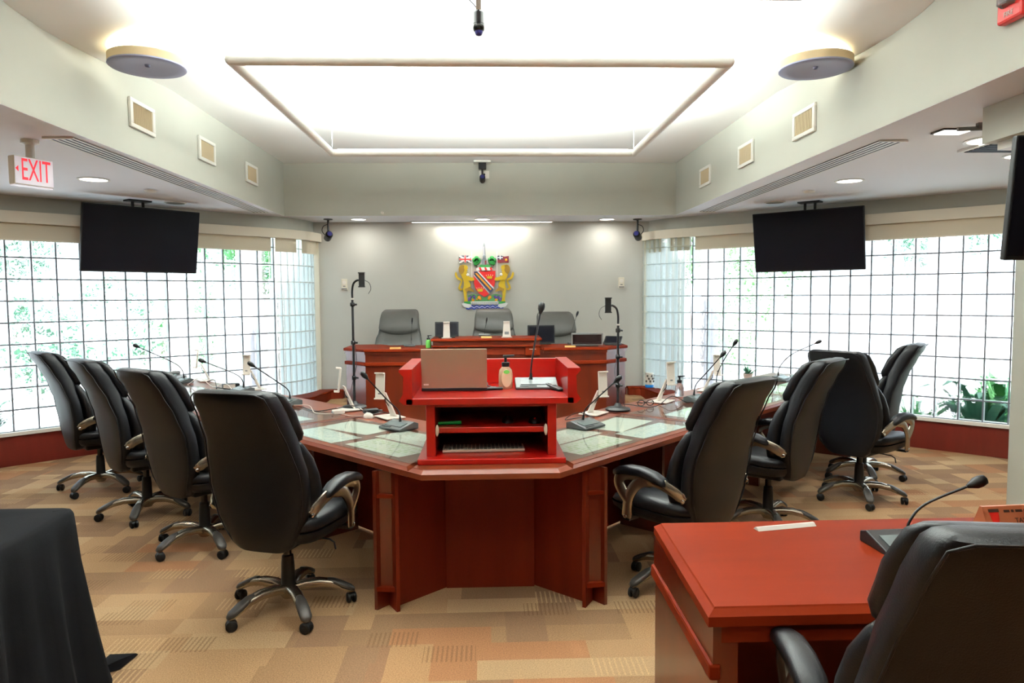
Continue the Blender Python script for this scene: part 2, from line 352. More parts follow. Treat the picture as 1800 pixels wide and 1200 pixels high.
# ------------------------------------------------------------------ glass-block windows
def block_mesh(wd, name):
    h = B-.013; wx = wd-.013; d = .08; i1,i2 = .006,.022
    rings = []
    for ins,y in ((i1,-d/2),(0,-d/2+.006),(0,d/2-.006),(i1,d/2)):
        rings.append([(-wx/2+ins,y,-h/2+ins),(wx/2-ins,y,-h/2+ins),(wx/2-ins,y,h/2-ins),(-wx/2+ins,y,h/2-ins)])
    ins = min(i2, wx*.16)
    rings.insert(0,[(-wx/2+ins,-d/2+.006,-h/2+ins),(wx/2-ins,-d/2+.006,-h/2+ins),(wx/2-ins,-d/2+.006,h/2-ins),(-wx/2+ins,-d/2+.006,h/2-ins)])
    rings.append([(-wx/2+ins,d/2-.006,-h/2+ins),(wx/2-ins,d/2-.006,-h/2+ins),(wx/2-ins,d/2-.006,h/2-ins),(-wx/2+ins,d/2-.006,h/2-ins)])
    m = MB().loft(rings); me = bpy.data.meshes.new(name); me.from_pydata(m.v,[],m.f); me.update()
    bm = bmesh.new(); bm.from_mesh(me); bmesh.ops.recalc_face_normals(bm,faces=bm.faces); bm.to_mesh(me); bm.free()
    me.materials.append(MATS['block_glass']); me.materials.append(MATS['block_edge'])
    for p in me.polygons:
        if abs(p.normal.y) < .3: p.material_index = 1
    return me
BM = block_mesh(B,'glass_block'); arcw = (LARC[1]-LARC[0]).length; BMN = block_mesh(arcw,'glass_block_narrow')
def glass_wall(name, path_flat, ncol, arc, out, label):
    a,b = path_flat; d = (b-a).normalized(); win = thing(name,label,None,(0,0,0)); del win['label']; struct(win)
    nv = Vector((-d.y,d.x))*out; mj = MB(); mp = MB()
    def blocks(p,q,me):
        c = (p+q)/2; dd = (q-p).normalized(); nn = Vector((-dd.y,dd.x))*out; c = c+nn*.05; rz = math.atan2(dd.y,dd.x)
        for r in range(10):
            o = bpy.data.objects.new('glass_block',me); COL.objects.link(o); o.parent = win; o.location = (c.x,c.y,GB+B*(r+.5)); o.rotation_euler = (0,0,rz)
    for k in range(ncol): blocks(a+d*B*k, a+d*B*(k+1), BM)
    for k in range(len(arc)-1): blocks(arc[k],arc[k+1],BMN)
    def bar(p,z0,z1,dd,wd,mj=mj): 
        nn = Vector((-dd.y,dd.x))*out; c = p+nn*.018; mj.box((c.x,c.y,(z0+z1)/2),(wd,.016,z1-z0),math.atan2(dd.y,dd.x))
    for k in range(ncol+1): bar(a+d*B*k,GB,GB+10*B,d,.012)
    for k in range(1,len(arc)): bar(arc[k],GB,GB+10*B,(arc[k]-arc[k-1]).normalized(),.006,mp)
    for r in range(11):
        z = GB+B*r; c = (a+b)/2+nv*.018; mj.box((c.x,c.y,z),((b-a).length,.015,.012),math.atan2(d.y,d.x))
        for k in range(len(arc)-1):
            p,q = arc[k],arc[k+1]; dd = (q-p).normalized(); nn = Vector((-dd.y,dd.x))*out; c = (p+q)/2+nn*.018
            mp.box((c.x,c.y,z),((q-p).length,.015,.011),math.atan2(dd.y,dd.x))
    mj.build('mortar_joint','mortar_backlit',win); mp.build('mortar_joint','mortar_lit',win); return win
glass_wall('window_1',(LA,LC),18,LARC,1,'glass block wall')
glass_wall('window_2',(RC,RA),18,RARC,1,'glass block wall')
# aprons, sills, corner ledges, valances
def inward(path, d):   # offset a path into the room: left path has room on its right
    P = [Vector(p) for p in path]; o = []
    for i in range(len(P)):
        d1 = (P[i]-P[i-1]).normalized() if i else (P[1]-P[0]).normalized(); d2 = (P[i+1]-P[i]).normalized() if i < len(P)-1 else d1
        s = (d1+d2).normalized(); o.append(P[i]+Vector((s.y,-s.x))*d)
    return o
for side,path,sg,nm in (('left',LPATH,1,'1'),('right',RPATH,-1,'2')):
    struct(strip_wall(MB(),path,0,.285,.12*sg).build('baseboard_'+side,'wood_apron'))
    struct(strip_wall(MB(),inward(path,.03*sg),.285,GB,.15*sg).build('trim_%d'%(2 if side=='left' else 3),'white_trim'))
    vp = inward(path,.10*sg)
    v = thing('window_valance','long cream valance box curving above the glass blocks on the %s'%('side with the exit sign' if side=='left' else 'side with the pillar'),'valance')
    strip_wall(MB(),vp,2.255,2.35,.10*sg).build('fascia','valance',v)
    strip_wall(MB(),inward(path,.098*sg),2.35,2.36,.09*sg).build('top_board','valance',v)
    # roller blinds: one wide on the flat, two narrow on the curve, lowered a little
    bp = inward(path,.035*sg)
    segs = [(bp[0].lerp(bp[1],.52),bp[0].lerp(bp[1],.985)),(bp[0],bp[0].lerp(bp[1],.515))]
    names = (('wide cream roller blind pulled up behind the hanging television','far'),('wide cream roller blind at the outer end of the glass wall','near'))
    tail = 'near the exit sign' if side=='left' else 'near the pillar'
    for (p,q),nm2 in zip(segs,names):
        b = thing('roller_blind',nm2[0]+' '+tail,'blind'); strip_wall(MB(),[p,q],2.105,2.30,.004*sg).build('fabric','beige_blind',b); strip_wall(MB(),[p+Vector((0,-.002)),q+Vector((0,-.002))],2.095,2.11,.010*sg).build('hem_bar','valance',b)
    for (i0,i1),w2 in (((1,4),'narrow cream roller blind at the start of the glass curve'),((5,9),'narrow cream roller blind where the glass curve meets the back wall')):
        i1 = min(i1,len(bp)-1); b = thing('roller_blind',w2+' '+tail,'blind'); strip_wall(MB(),bp[i0:i1+1],2.105,2.30,.004*sg).build('fabric','beige_blind',b); strip_wall(MB(),bp[i0:i1+1],2.095,2.11,.010*sg).build('hem_bar','valance',b)
# wood corner ledges at the back wall
for sgn,arc,lab in ((1,LARC,'exit sign side'),(-1,RARC,'pillar side')):
    e = arc[-1]; s = sgn
    pts = [(arc[0].x+.01*s,arc[0].y-.02),(-2.28*s,8.40),(-2.12*s,8.46),(-2.07*s,8.56),(-2.045*s,8.75),(-2.02*s,8.98),(-1.985*s,9.10),(-1.92*s,9.145),(-1.84*s,9.15),(-1.835*s,BY-.005),(e.x+.03*s,BY-.005)]+[(p.x+.035*s,p.y-.005) for p in reversed(arc[1:8])]
    t = thing('corner_ledge','low red wood ledge with curved front in the back corner, %s'%lab,'ledge')
    MB().prism(pts,.335,.362).build('ledge_top','wood_top',t,bevel=.006); 
    c = Vector((sum(p[0] for p in pts)/len(pts),sum(p[1] for p in pts)/len(pts)))
    MB().prism([(c.x+(p[0]-c.x)*.96,c.y+(p[1]-c.y)*.97) for p in pts],0,.335).build('ledge_apron','wood_dark',t)
# white jambs where glass meets the back wall
struct(MB().bx(BXL+.004,BXL+.06,BY-.03,BY-.001,.25,2.36).build('trim_4','valance')); struct(MB().bx(BXR-.06,BXR-.004,BY-.03,BY-.001,.25,2.36).build('trim_5','valance'))
# pillar and header beam by the pillar
struct(MB().bx(3.11,3.5,3.72,4.08,0,Z1).build('wall_pillar','paint_wall'))
struct(MB().bx(2.585,3.9,2.95,3.66,2.325,Z1-.001).build('wall_header','paint_wall'))
struct(MB().bx(2.64,3.9,2.97,3.62,2.285,2.325).build('trim_6','white_trim'))

# ------------------------------------------------------------------ ceiling fixtures
def pendant(y0,y1,label):
    x0,x1 = RINGX; t = thing('pendant_ring',label,'light',((x0+x1)/2,(y0+y1)/2,RINGZ)); hx,hy = (x1-x0)/2,(y1-y0)/2; r = .028
    def rail(a,b): return MB().tube([a,Vector(a).lerp(Vector(b),.5),b],r,16).build('rail','white_trim',t,smooth=60)
    rail((-hx,-hy,0),(hx,-hy,0)); rail((-hx,hy,0),(hx,hy,0)); rail((-hx,-hy,0),(-hx,hy,0)); rail((hx,-hy,0),(hx,hy,0))
    for sx in (-1,1):
        for sy in (-1,1):
            MB().ball((sx*hx,sy*hy,0),r*1.01).build('corner_joint','white_trim',t,smooth=60)
            wi = MB().tube([(sx*(hx-.01),sy*(hy-.02),.02),(sx*(hx-.01),sy*(hy-.02),Z2-RINGZ)],.0018,6).build('suspension_wire','grey_plastic',t)
            MB().lathe([(.001,0),(.022,0),(.022,.014),(.001,.014)],(sx*(hx-.01),sy*(hy-.02),Z2-RINGZ-.015),12).build('ceiling_cup','white_trim',wi)
    # the luminous channel on the top of each rail
    for a,b,c,d in ((0,-hy,2*hx-.1,.03),(0,hy,2*hx-.1,.03),(-hx,0,.03,2*hy-.1),(hx,0,.03,2*hy-.1)):
        MB().box((a,b,.026),(c,d,.004)).build('light_strip','lamp_glow_white',t)
    return t
pendant(RINGY[0],RINGY[1],'white square tube pendant ring hung on thin wires above the council table')
pendant(.55,2.745,'second white tube pendant ring nearer the camera, only its far rail in view')
def disc(x,y,label):
    t = thing('ceiling_disc',label,'light',(x,y,2.94))
    MB().lathe([(.001,.022),(.10,.012),(.165,.004),(.210,0),(.218,.006),(.216,.014)],(0,0,0),40).build('under_plate','disc_under',t,smooth=50)
    MB().lathe([(.216,.012),(.216,.060),(.205,.068),(.001,.068)],(0,0,0),40).build('rim','disc_rim',t,smooth=40)
    MB().lathe([(.012,-.004),(.016,.004),(.016,.02),(.001,.03)],(0,0,.012),12).build('centre_knob','disc_under',t,smooth=40)
    MB().lathe([(.05,.06),(.05,.19)],(0,0,0),16).build('stem','white_trim',t,smooth=40)
disc(-2.03,4.46,'round shallow ceiling disc on the vent wall above the exit sign side')
disc(2.06,4.44,'round shallow ceiling disc with centre knob below the fire strobe')
# vents on the bulkheads
vl = ('nearest the ceiling disc, largest in view','middle one of the three in the row','last one before the inner corner')
for sgn,x in ((1,WX0),(-1,WX1)):
    for k,yc in enumerate((5.08,6.22,7.37)):
        side = 'exit sign side' if sgn > 0 else 'fire strobe side'
        t = thing('wall_vent','white square vent on the %s, %s'%(side,vl[k]),'vent',(x+.001*sgn,yc,2.80 if sgn>0 else 2.775),-PI/2*sgn if sgn>0 else PI/2)
        W,H = (.355,.195); fw = .028
        f = MB(); 
        for a,b,c,d in ((-W/2,W/2,H/2-fw,H/2),(-W/2,W/2,-H/2,-H/2+fw),(-W/2,-W/2+fw*1.3,-H/2+fw,H/2-fw),(W/2-fw*1.3,W/2,-H/2+fw,H/2-fw)): f.bx(a,b,-.001,.018,c,d) if False else f.bx(a,b,0,.018,c,d)
        f.build('frame','white_trim',t,bevel=.003)
        MB().bx(-W/2+.03,W/2-.03,.001,.004,-H/2+fw,H/2-fw).build('backing','slat_dark',t)
        sl = None
        for j in range(13):
            xx = -W/2+.045+j*(W-.09)/12
            if sl is None: sl = MB().box((0,.009,0),(.0075,.008,H-2*fw),.5).build('slat','slat_tan',t); sl.location = (xx,0,0)
            else: c = sl.copy(); COL.objects.link(c); c.parent = t; c.location = (xx,0,0)
# long slot diffusers in the soffit
for x0,y0,y1,lab in ((-2.52,4.36,8.12,'long slotted air diffuser in the soffit beside the exit sign'),(2.555,4.42,8.16,'long slotted air diffuser in the soffit beside the pillar')):
    t = thing('slot_diffuser',lab,'vent',(x0,(y0+y1)/2,Z1-.002)); L2 = y1-y0
    MB().bx(-.085,.085,-L2/2,L2/2,-.003,.001).build('face_plate','diffuser_slot',t)
    for k in range(5): MB().bx(-.085+k*.0385,-.085+k*.0385+.018,-L2/2,L2/2,-.0045,-.002).build('slat','white_trim',t)
    for s in (-1,1): MB().bx(-.09,.09,s*L2/2-.008,s*L2/2+.008,-.010,.0).build('end_cap','white_trim',t)
# recessed downlights
def downlight(x,y,r,label,power=16,col=NEUT,on=True):
    t = thing('downlight',label,'light',(x,y,Z1),0,None)
    MB().lathe([(r,-.001),(r*1.16,-.001),(r*1.18,-.006),(r*1.0,-.008)],(0,0,0),28).build('trim_ring','white_trim',t,smooth=40)
    MB().lathe([(.001,-.004),(r,-.004),(r,-.002),(.001,-.002)],(0,0,0),28).build('lens','lamp_glow' if on else 'chrome',t)
    if on: area('downlight_lamp',(x,y,Z1-.02),r*1.6,r*1.6,power,col,(0,0,0),'DISK',180)
downlight(-3.135,5.88,.10,'lit round downlight in the soffit next to the exit sign')
downlight(-3.107,7.31,.09,'dim round downlight above the hanging television on the exit sign side',7,on=False)
downlight(-1.56,8.89,.09,'lit round downlight before the back wall beside the exit side corner camera',3.5)
downlight(-.037,8.93,.09,'lit round downlight centred before the back wall above the crest',3)
downlight(1.53,8.97,.09,'lit round downlight before the back wall beside the pillar side corner camera',3.5)
downlight(3.09,5.99,.10,'lit round downlight in the soffit between pillar and hanging television')
downlight(3.015,7.37,.09,'dim round downlight above the hanging television on the pillar side',7,on=False)
downlight(3.16,4.41,.12,'large lit round downlight partly behind the header beam')
downlight(3.75,4.9,.10,'lit round downlight low behind the edge of the near television')
downlight(-4.05,4.5,.12,'lit round downlight at the frame edge beyond the exit sign')
t = thing('square_downlight','small square lit ceiling light with dark rim near the header beam','light',(2.75,4.16,Z1))
MB().bx(-.085,.085,-.06,.06,-.012,0).build('housing','pewter_dark',t); MB().bx(-.075,.078,-.058,.045,-.016,-.011).build('lens','lamp_glow',t)
t = thing('air_grille','square slatted ceiling air grille half behind the near television','vent',(3.40,4.58,Z1))
MB().bx(-.22,.22,-.16,.16,-.015,0).build('frame','white_trim',t)
for k in range(6): MB().box((0,-.12+k*.048,-.018),(.38,.03,.004),0).build('slat','diffuser_slot',t)
for x,y,l in ((-2.95,6.45,'small round smoke detector on the soffit beyond the lit downlight, exit side'),(3.0,6.55,'small round smoke detector on the soffit beyond the lit downlight, pillar side')):
    t = thing('smoke_detector',l,'detector',(x,y,Z1)); MB().lathe([(.055,0),(.055,-.012),(.045,-.022),(.001,-.026)],(0,0,0),20).build('body','white_plastic',t,smooth=40); MB().lathe([(.058,0),(.058,-.006),(.054,-.008)],(0,0,0),20).build('base_ring','paint_soffit',t)
t = thing('wall_washer','slim linear white light on the soffit above the crest','light',(-.04,9.16,Z1))
MB().bx(-.91,.91,-.025,.025,-.014,0).build('housing','white_trim',t,bevel=.003); MB().bx(-.89,.89,-.014,.018,-.018,-.0135).build('lens','lamp_glow',t)
t = thing('track_bar','short grey bar fixture on the soffit beside the header beam','bar',(2.80,3.98,Z1-.03)); MB().tube([(-.12,.02,0),(0,0,0),(.14,-.02,0)],.012,10).build('bar','grey_plastic',t,smooth=50); MB().bx(-.02,.02,-.012,.012,.0,.03).build('bracket','grey_plastic',t)
t = thing('sprinkler','tiny white sprinkler head low on the back bulkhead','sprinkler',(-1.22,WY,2.545)); MB().lathe([(.016,0),(.016,.006),(.008,.012),(.006,.03),(.013,.032),(.013,.036)],(0,0,0),12,Matrix.Rotation(PI/2,3,'X')).build('head','white_plastic',t); MB().lathe([(.022,0),(.022,.003)],(0,0,0),14,Matrix.Rotation(PI/2,3,'X')).build('escutcheon','white_plastic',t)

# exit sign
t = thing('exit_sign','white box exit sign with red letters hanging from the soffit','sign',(-2.74,4.45,Z1),R(64)); t.scale = (.78,.9,1)
MB().bx(-.15,.15,-.03,.03,-.275,-.108).build('case','valance',t,bevel=.006); MB().bx(-.143,.147,-.0312,-.029,-.270,-.112).build('face','sign_white',t); MB().lathe([(.06,0),(.06,-.02),(.03,-.03),(.03,-.108),(.001,-.108)],(0,0,0),20).build('canopy','white_trim',t)
MB().bx(-.145,.145,-.024,.024,-.282,-.275).build('lower_lens','sign_white',t)
text('letters','EXIT',.185,'red_letters',t,(.014,-.0315,-.190),(PI/2,0,0),.0015,sx=.60)
MB().add([(-.140,-.0325,-.183),(-.118,-.0325,-.165),(-.118,-.0325,-.201),(-.140,-.031,-.183),(-.118,-.031,-.165),(-.118,-.031,-.201)],[(0,1,2),(3,5,4),(0,3,4,1),(1,4,5,2),(2,5,3,0)]).build('arrow','red_letters',t)
# fire strobe
t = thing('fire_strobe','red fire alarm strobe with clear lens high on the bulkhead','alarm',(WX1-.001,3.04,2.775),PI/2)
MB().bx(-.075,.075,0,.045,-.06,.10).build('case','fire_red',t,bevel=.012); MB().loft([[(-.04,.045,.0),(.04,.045,.0),(.04,.045,.05),(-.04,.045,.05)],[(-.03,.08,.008),(.03,.08,.008),(.03,.08,.042),(-.03,.08,.042)]]).build('strobe_lens','clear_glass_bottle',t,bevel=.004)
text('letters','FIRE',.03,'white_plastic',t,(0,.0465,-.03),(PI/2,0,PI),.0006)

# hanging televisions
def television(c,rz,w,h,tilt,label,up=True):
    t = thing('television',label,'television',c,rz)
    M = Matrix.Rotation(tilt,3,'X')
    MB().box((0,0,0),(w,.035,h),0,M).build('casing','black_plastic',t,bevel=.006)
    MB().box(tuple(M@Vector((0,-.0185,.004))),(w-.02,.003,h-.028),0,M).build('screen','screen_black',t)
    MB().box(tuple(M@Vector((0,.04,0))),(w*.55,.05,h*.5),0,M).build('rear_housing','black_plastic',t,bevel=.01)
    top = Z1-c[2]
    for s in (-.05,.05): MB().tube([(s,.07,0),(s,.07,top*.6),(s,.07,top)],.014,10).build('ceiling_pole','black_metal',t)
    MB().box((0,.07,top-.008),(.22,.12,.014)).build('ceiling_plate','black_metal',t); MB().box((0,.05,h*.18),(.3,.03,.1)).build('mount_bracket','black_metal',t)
    return t
television((-3.340,7.094,2.120),.8755,1.11,.63,.171,'black television hung from the soffit before the glass blocks, exit sign side')
television((3.326,7.283,2.102),-.743,1.11,.63,.18,'black television hung from the soffit before the glass blocks, pillar side')
television((2.63,2.86,1.945),R(-8),.90,.51,.12,'near television cut by the frame edge, beside the header beam')

# ceiling cameras
def corner_camera(x,y,label,s):
    t = thing('corner_camera',label,'camera',(x,y,Z1))
    MB().lathe([(.055,0),(.055,-.008),(.02,-.014)],(0,0,0),20).build('ceiling_flange','black_metal',t,smooth=40)
    MB().tube([(0,0,-.01),(0,0,-.17)],.013,10).build('drop_pole','black_metal',t,smooth=60)
    M = Matrix.Rotation(R(70),3,'X')@Matrix.Rotation(.4*s,3,'Y')
    b = MB().lathe([(.001,-.075),(.035,-.075),(.045,-.06),(.045,.06),(.03,.075),(.001,.075)],(0,-.005,-.21),18,M).build('camera_body','black_plastic',t,smooth=40)
    MB().lathe([(.028,.074),(.03,.082),(.001,.08)],(0,-.005,-.21),16,M).build('lens','lens_blue',b,smooth=40)
    MB().tube(smoothpath([(-.005,.01,-.06),(-.06*s,.0,-.09),(-.075*s,0,-.15),(-.03*s,.03,-.21)]),.005,6).build('cable','black_plastic',t,smooth=60)
corner_camera(-1.93,8.87,'small black camera on a drop pole in the back corner, exit sign side',1)
corner_camera(1.92,8.98,'small black camera on a drop pole in the back corner, pillar side',-1)
t = thing('bulkhead_camera','small black camera hanging centred before the back bulkhead','camera',(-.03,8.46,Z2))
MB().bx(-.10,.10,-.09,.08,-.02,0).build('ceiling_plate','white_trim',t,bevel=.003); MB().bx(-.045,.045,-.045,.045,-.09,-.02).build('junction_box','black_plastic',t,bevel=.004)
MB().tube([(0,0,-.09),(0,-.01,-.18)],.012,10).build('drop_arm','black_metal',t,smooth=50); b = MB().lathe([(.001,-.06),(.03,-.06),(.034,-.04),(.034,.05),(.001,.055)],(0,-.02,-.205),16,Matrix.Rotation(R(75),3,'X')).build('camera_body','black_plastic',t,smooth=40)
MB().lathe([(.022,.05),(.024,.064),(.001,.06)],(0,-.02,-.205),14,Matrix.Rotation(R(75),3,'X')).build('lens','lens_blue',b,smooth=40)
t = thing('cable_cover','white square cover plate on the back bulkhead behind the small camera','plate',(-.01,WY-.001,2.99)); MB().bx(-.06,.06,-.012,0,-.045,.045).build('plate','white_trim',t,bevel=.003); MB().lathe([(.014,0),(.014,-.02),(.001,-.02)],(0,0,0),12,Matrix.Rotation(-PI/2,3,'X')).build('grommet','black_plastic',t)
t = thing('pole_camera','dark cylindrical dome camera on a brown pole hanging from the ceiling','camera',(-.02,3.0,Z2-.03))
MB().tube([(0,0,.03),(0,0,-.38)],.011,14).build('pole','bark',t,smooth=60); MB().lathe([(.05,0),(.05,-.012),(.015,-.02)],(0,0,.03),20).build('ceiling_flange','black_metal',t,smooth=40)
b = MB().lathe([(.001,-.375),(.016,-.377),(.023,-.385),(.024,-.43),(.0225,-.431),(.0225,-.434),(.024,-.435),(.024,-.452),(.020,-.458),(.001,-.458)],(0,0,0),24).build('camera_body','black_gloss',t,smooth=35)
MB().lathe([(.0175,-.456),(.017,-.464),(.012,-.474),(.001,-.478)],(0,0,0),20).build('dome_lens','lens_blue',b,smooth=60)
MB().tube(smoothpath([(-.005,0,-.375),(-.012,0,-.36),(-.035,0,-.335),(-.037,0,-.325),(-.027,0,-.312),(-.012,0,-.30),(-.009,0,-.2)]),.0022,8).build('cable','black_plastic',t,smooth=60)
MB().tube([(-.033,0,-.322),(-.020,0,-.309)],.0055,10).build('cable_plug','black_plastic',t,smooth=60)

# wall controls
for x,l in ((-1.82,'beige wall thermostat beside the phone stand at the exit sign side of the back wall'),(1.765,'beige wall thermostat on the back wall near the pillar side window')):
    t = thing('thermostat',l,'thermostat',(x,BY,1.715)); MB().bx(-.038,.038,-.03,0,-.07,.07).build('case','valance',t,bevel=.006); MB().lathe([(.024,-.028),(.024,-.034),(.001,-.036)],(0,0,.025),20,Matrix.Rotation(-PI/2,3,'X')).build('dial_face','white_plastic',t) ; MB().bx(-.034,.034,-.033,-.029,-.062,-.048).build('vent_strip','grey_plastic',t); MB().bx(-.015,.015,-.032,-.029,-.030,-.018).build('badge','grey_plastic',t)

# ------------------------------------------------------------------ coat of arms on the back wall
def cz(x,y): return ((780+x/8-852)*.00738-.02, 1.371+(545-(410+y/8))*.00731)
arms = thing('coat_of_arms','painted relief coat of arms with two golden lions on the back wall','emblem',(0,BY-.002,0))
def relief(name,pts,d0,d1,m,parent=arms,mir=False):
    pts = [((1156-x) if mir else x, y) for x,y in pts]; P = [cz(*p) for p in pts]; n = len(P)
    return MB().add([(x,-d0,z) for x,z in P]+[(x,-d1,z) for x,z in P],[tuple(range(n)),tuple(range(2*n-1,n-1,-1))]+[(i,(i+1)%n,n+(i+1)%n,n+i) for i in range(n)]).build(name,m,parent)
def blobs(name,cs,d,m,parent=arms,seg=12):
    mb = MB()
    for x,y,r in cs:
        cx,czz = cz(x,y); rr = r*.00092; ring = [(cx+rr*cos(2*PI*k/seg),czz+rr*sin(2*PI*k/seg)) for k in range(seg)]
        mb.loft([[(a,-.004,b) for a,b in ring],[(a,-d*.8,b) for a,b in ring],[(cx+(a-cx)*.7,-d,czz+(b-czz)*.7) for a,b in ring]])
    return mb.build(name,m,parent,smooth=40)
sh = relief('shield',[(425,525),(578,535),(730,525),(729,640),(722,720),(700,780),(650,845),(578,892),(500,845),(452,780),(430,700)],.01,.035,'crest_red')
relief('bend',[(426,527),(490,525),(716,770),(700,785),(664,836),(640,850),(428,590)],.03,.040,'crest_white',sh)
relief('bend_field',[(430,532),(476,532),(702,784),(668,828),(652,838),(432,574)],.038,.044,'crest_navy',sh)
relief('bend_bar',[(446,560),(470,552),(676,780),(658,798)],.042,.048,'crest_orange',sh)
for cx,cy in ((648,605),(515,785)):
    c = relief('crown',[(cx-45,cy-15),(cx-25,cy+5),(cx-15,cy-20),(cx,cy+2),(cx+15,cy-20),(cx+25,cy+5),(cx+45,cy-15),(cx+32,cy+32),(cx-32,cy+32)],.032,.043,'crest_gold',sh)
    blobs('crown_pearls',[(cx-45,cy-18,6),(cx-15,cy-23,6),(cx+15,cy-23,6),(cx+45,cy-18,6)],.043,'crest_white',sh)
for mir in (False,True):
    ln = relief('lion',[(238,448),(270,438),(305,442),(340,452),(348,488),(330,505),(345,520),(325,535),(338,560),(356,585),(366,610),(425,622),(438,655),(405,668),(352,658),(378,700),(386,735),(360,775),(334,810),(326,860),(330,930),(350,955),(288,955),(296,930),(286,860),(275,780),(290,715),(286,665),(262,615),(248,575),(228,545),(220,500),(226,470)],.008,.034,'crest_gold',arms,mir)
    relief('mane',[(226,468),(258,440),(296,446),(292,480),(300,515),(285,545),(262,570),(240,560),(222,530),(219,495)],.032,.042,'crest_gold_dark',ln,mir)
    relief('raised_arm',[(290,600),(360,608),(428,622),(440,655),(400,668),(320,650)],.032,.042,'crest_gold',ln,mir)
    relief('tail',[(268,790),(235,800),(208,770),(222,720),(250,670),(232,655),(196,640),(170,600),(164,560),(178,535),(192,560),(198,592),(222,620),(256,632),(272,660),(256,715),(238,752),(246,775),(270,768)],.006,.026,'crest_gold',ln,mir)
    relief('hind_leg',[(300,780),(372,745),(420,795),(432,820),(396,815),(352,800),(322,830)],.02,.036,'crest_gold_dark',ln,mir)
    blobs('medallion',[((343 if not mir else 813),578,20)],.046,'crest_white',ln)
    relief('flag_pole',[(396,255),(406,255),(406,935),(396,935)],.006,.018,'crest_white',arms,mir)
    relief('mount_base',[(285,985),(292,950),(330,940),(372,948),(385,990)],.006,.03,'crest_green',arms,mir)
    relief('scroll_end',[(252,985),(275,975),(390,1000),(392,1035),(330,1045),(285,1030)],.012,.034,'crest_white',arms,mir)
uf = relief('union_flag',[(225,312),(310,305),(395,315),(397,410),(310,402),(228,414)],.006,.018,'crest_navy')
relief('white_saltire',[(225,312),(250,310),(395,395),(397,410),(375,408),(228,328)],.016,.021,'crest_white',uf); relief('white_saltire',[(395,315),(370,312),(228,396),(228,414),(250,412),(396,332)],.016,.021,'crest_white',uf)
relief('white_cross',[(296,306),(326,306),(326,345),(396,345),(396,375),(326,375),(326,404),(296,404),(296,375),(227,375),(227,345),(296,345)],.016,.022,'crest_white',uf); relief('red_cross',[(303,306),(319,306),(319,352),(396,352),(396,368),(319,368),(319,404),(303,404),(303,368),(227,368),(227,352),(303,352)],.016,.024,'crest_red',uf)
ef = relief('red_ensign',[(760,315),(800,308),(860,325),(922,316),(918,412),(860,405),(800,415),(762,410)],.006,.018,'crest_dark_red'); cf = relief('canton',[(762,314),(800,308),(838,318),(836,362),(764,366)],.016,.021,'crest_navy',ef); relief('canton_cross',[(792,309),(806,309),(808,332),(837,332),(837,344),(808,344),(807,364),(793,364),(792,344),(764,344),(764,332),(792,332)],.019,.024,'crest_white',ef); blobs('ensign_badge',[(884,372,18)],.022,'crest_orange',ef)
blobs('tree_crown',[(470,385,48),(445,370,34),(496,368,32),(470,345,32),(460,420,30)],.03,'crest_green'); blobs('tree_crown',[(684,385,48),(658,368,32),(712,372,34),(684,345,32),(700,420,30)],.03,'crest_green')
relief('tree_trunk',[(462,430),(478,430),(482,475),(458,475)],.006,.026,'bark'); relief('tree_trunk',[(676,430),(692,430),(696,475),(672,475)],.006,.026,'bark')
sp = relief('steeple',[(577,118),(592,160),(592,180),(596,300),(600,345),(612,375),(612,440),(540,440),(540,375),(556,345),(560,300),(562,180),(562,160)],.006,.03,'crest_grey'); relief('steeple_light',[(569,190),(577,180),(577,300),(568,300)],.028,.034,'crest_white',sp); blobs('steeple_ball',[(578,318,22)],.038,'crest_grey',sp); relief('clock_stage',[(585,380),(606,380),(606,436),(585,436)],.028,.034,'crest_dark_red',sp)
relief('mantling',[(505,470),(520,440),(560,425),(600,428),(650,440),(672,472),(640,480),(540,480)],.006,.028,'crest_green')
tq = relief('torse',[(462,490),(490,474),(670,474),(694,492),(690,520),(466,520)],.008,.034,'crest_white')
for a in (500,575,650): relief('torse_band',[(a,475),(a+26,475),(a+44,518),(a+14,518)],.032,.037,'crest_red',tq)
relief('compartment',[(345,955),(345,870),(420,850),(470,860),(540,895),(620,895),(690,858),(740,850),(815,870),(815,955)],.005,.02,'crest_leafgreen')
blobs('violet_flower',[(365,915,22),(385,890,18),(430,885,20),(355,940,16),(435,915,14),(722,890,20),(745,905,18),(790,915,22),(795,940,16),(770,890,16)],.032,'crest_purple'); blobs('yellow_flower',[(500,900,24),(520,920,16),(415,935,20),(650,900,24),(635,920,16),(740,935,20),(470,925,12)],.034,'crest_orange')
relief('motto_scroll',[(385,955),(765,955),(765,998),(385,998)],.014,.036,'crest_white')
mb = MB()
for k in range(19):
    a = 400+k*19; p,q = cz(a,985),cz(a+11,970); mb.bx(p[0],q[0],-.0372,-.0355,p[1],q[1])
mb.build('motto_letters','crest_grey',arms)
def zig(y0,y1,x0=315,x1=840,n=7,h=24):
    top = []; bot = []
    for k in range(2*n+1):
        x = x0+(x1-x0)*k/(2*n); e = h if k%2 else 0; cut = 10 if 0 < k < 2*n else 22
        top.append((x,y0+e)); bot.append((x,y1+e-(22-cut)))
    return top+bot[::-1]
relief('wave_band',zig(1000,1062),.005,.02,'crest_wave_blue' if 'crest_wave_blue' in MATS else 'crest_navy'); relief('wave_crest',zig(1018,1040),.018,.026,'crest_white'); relief('wave_back',[(330,995),(826,995),(826,1030),(330,1030)],.003,.012,'crest_grey')

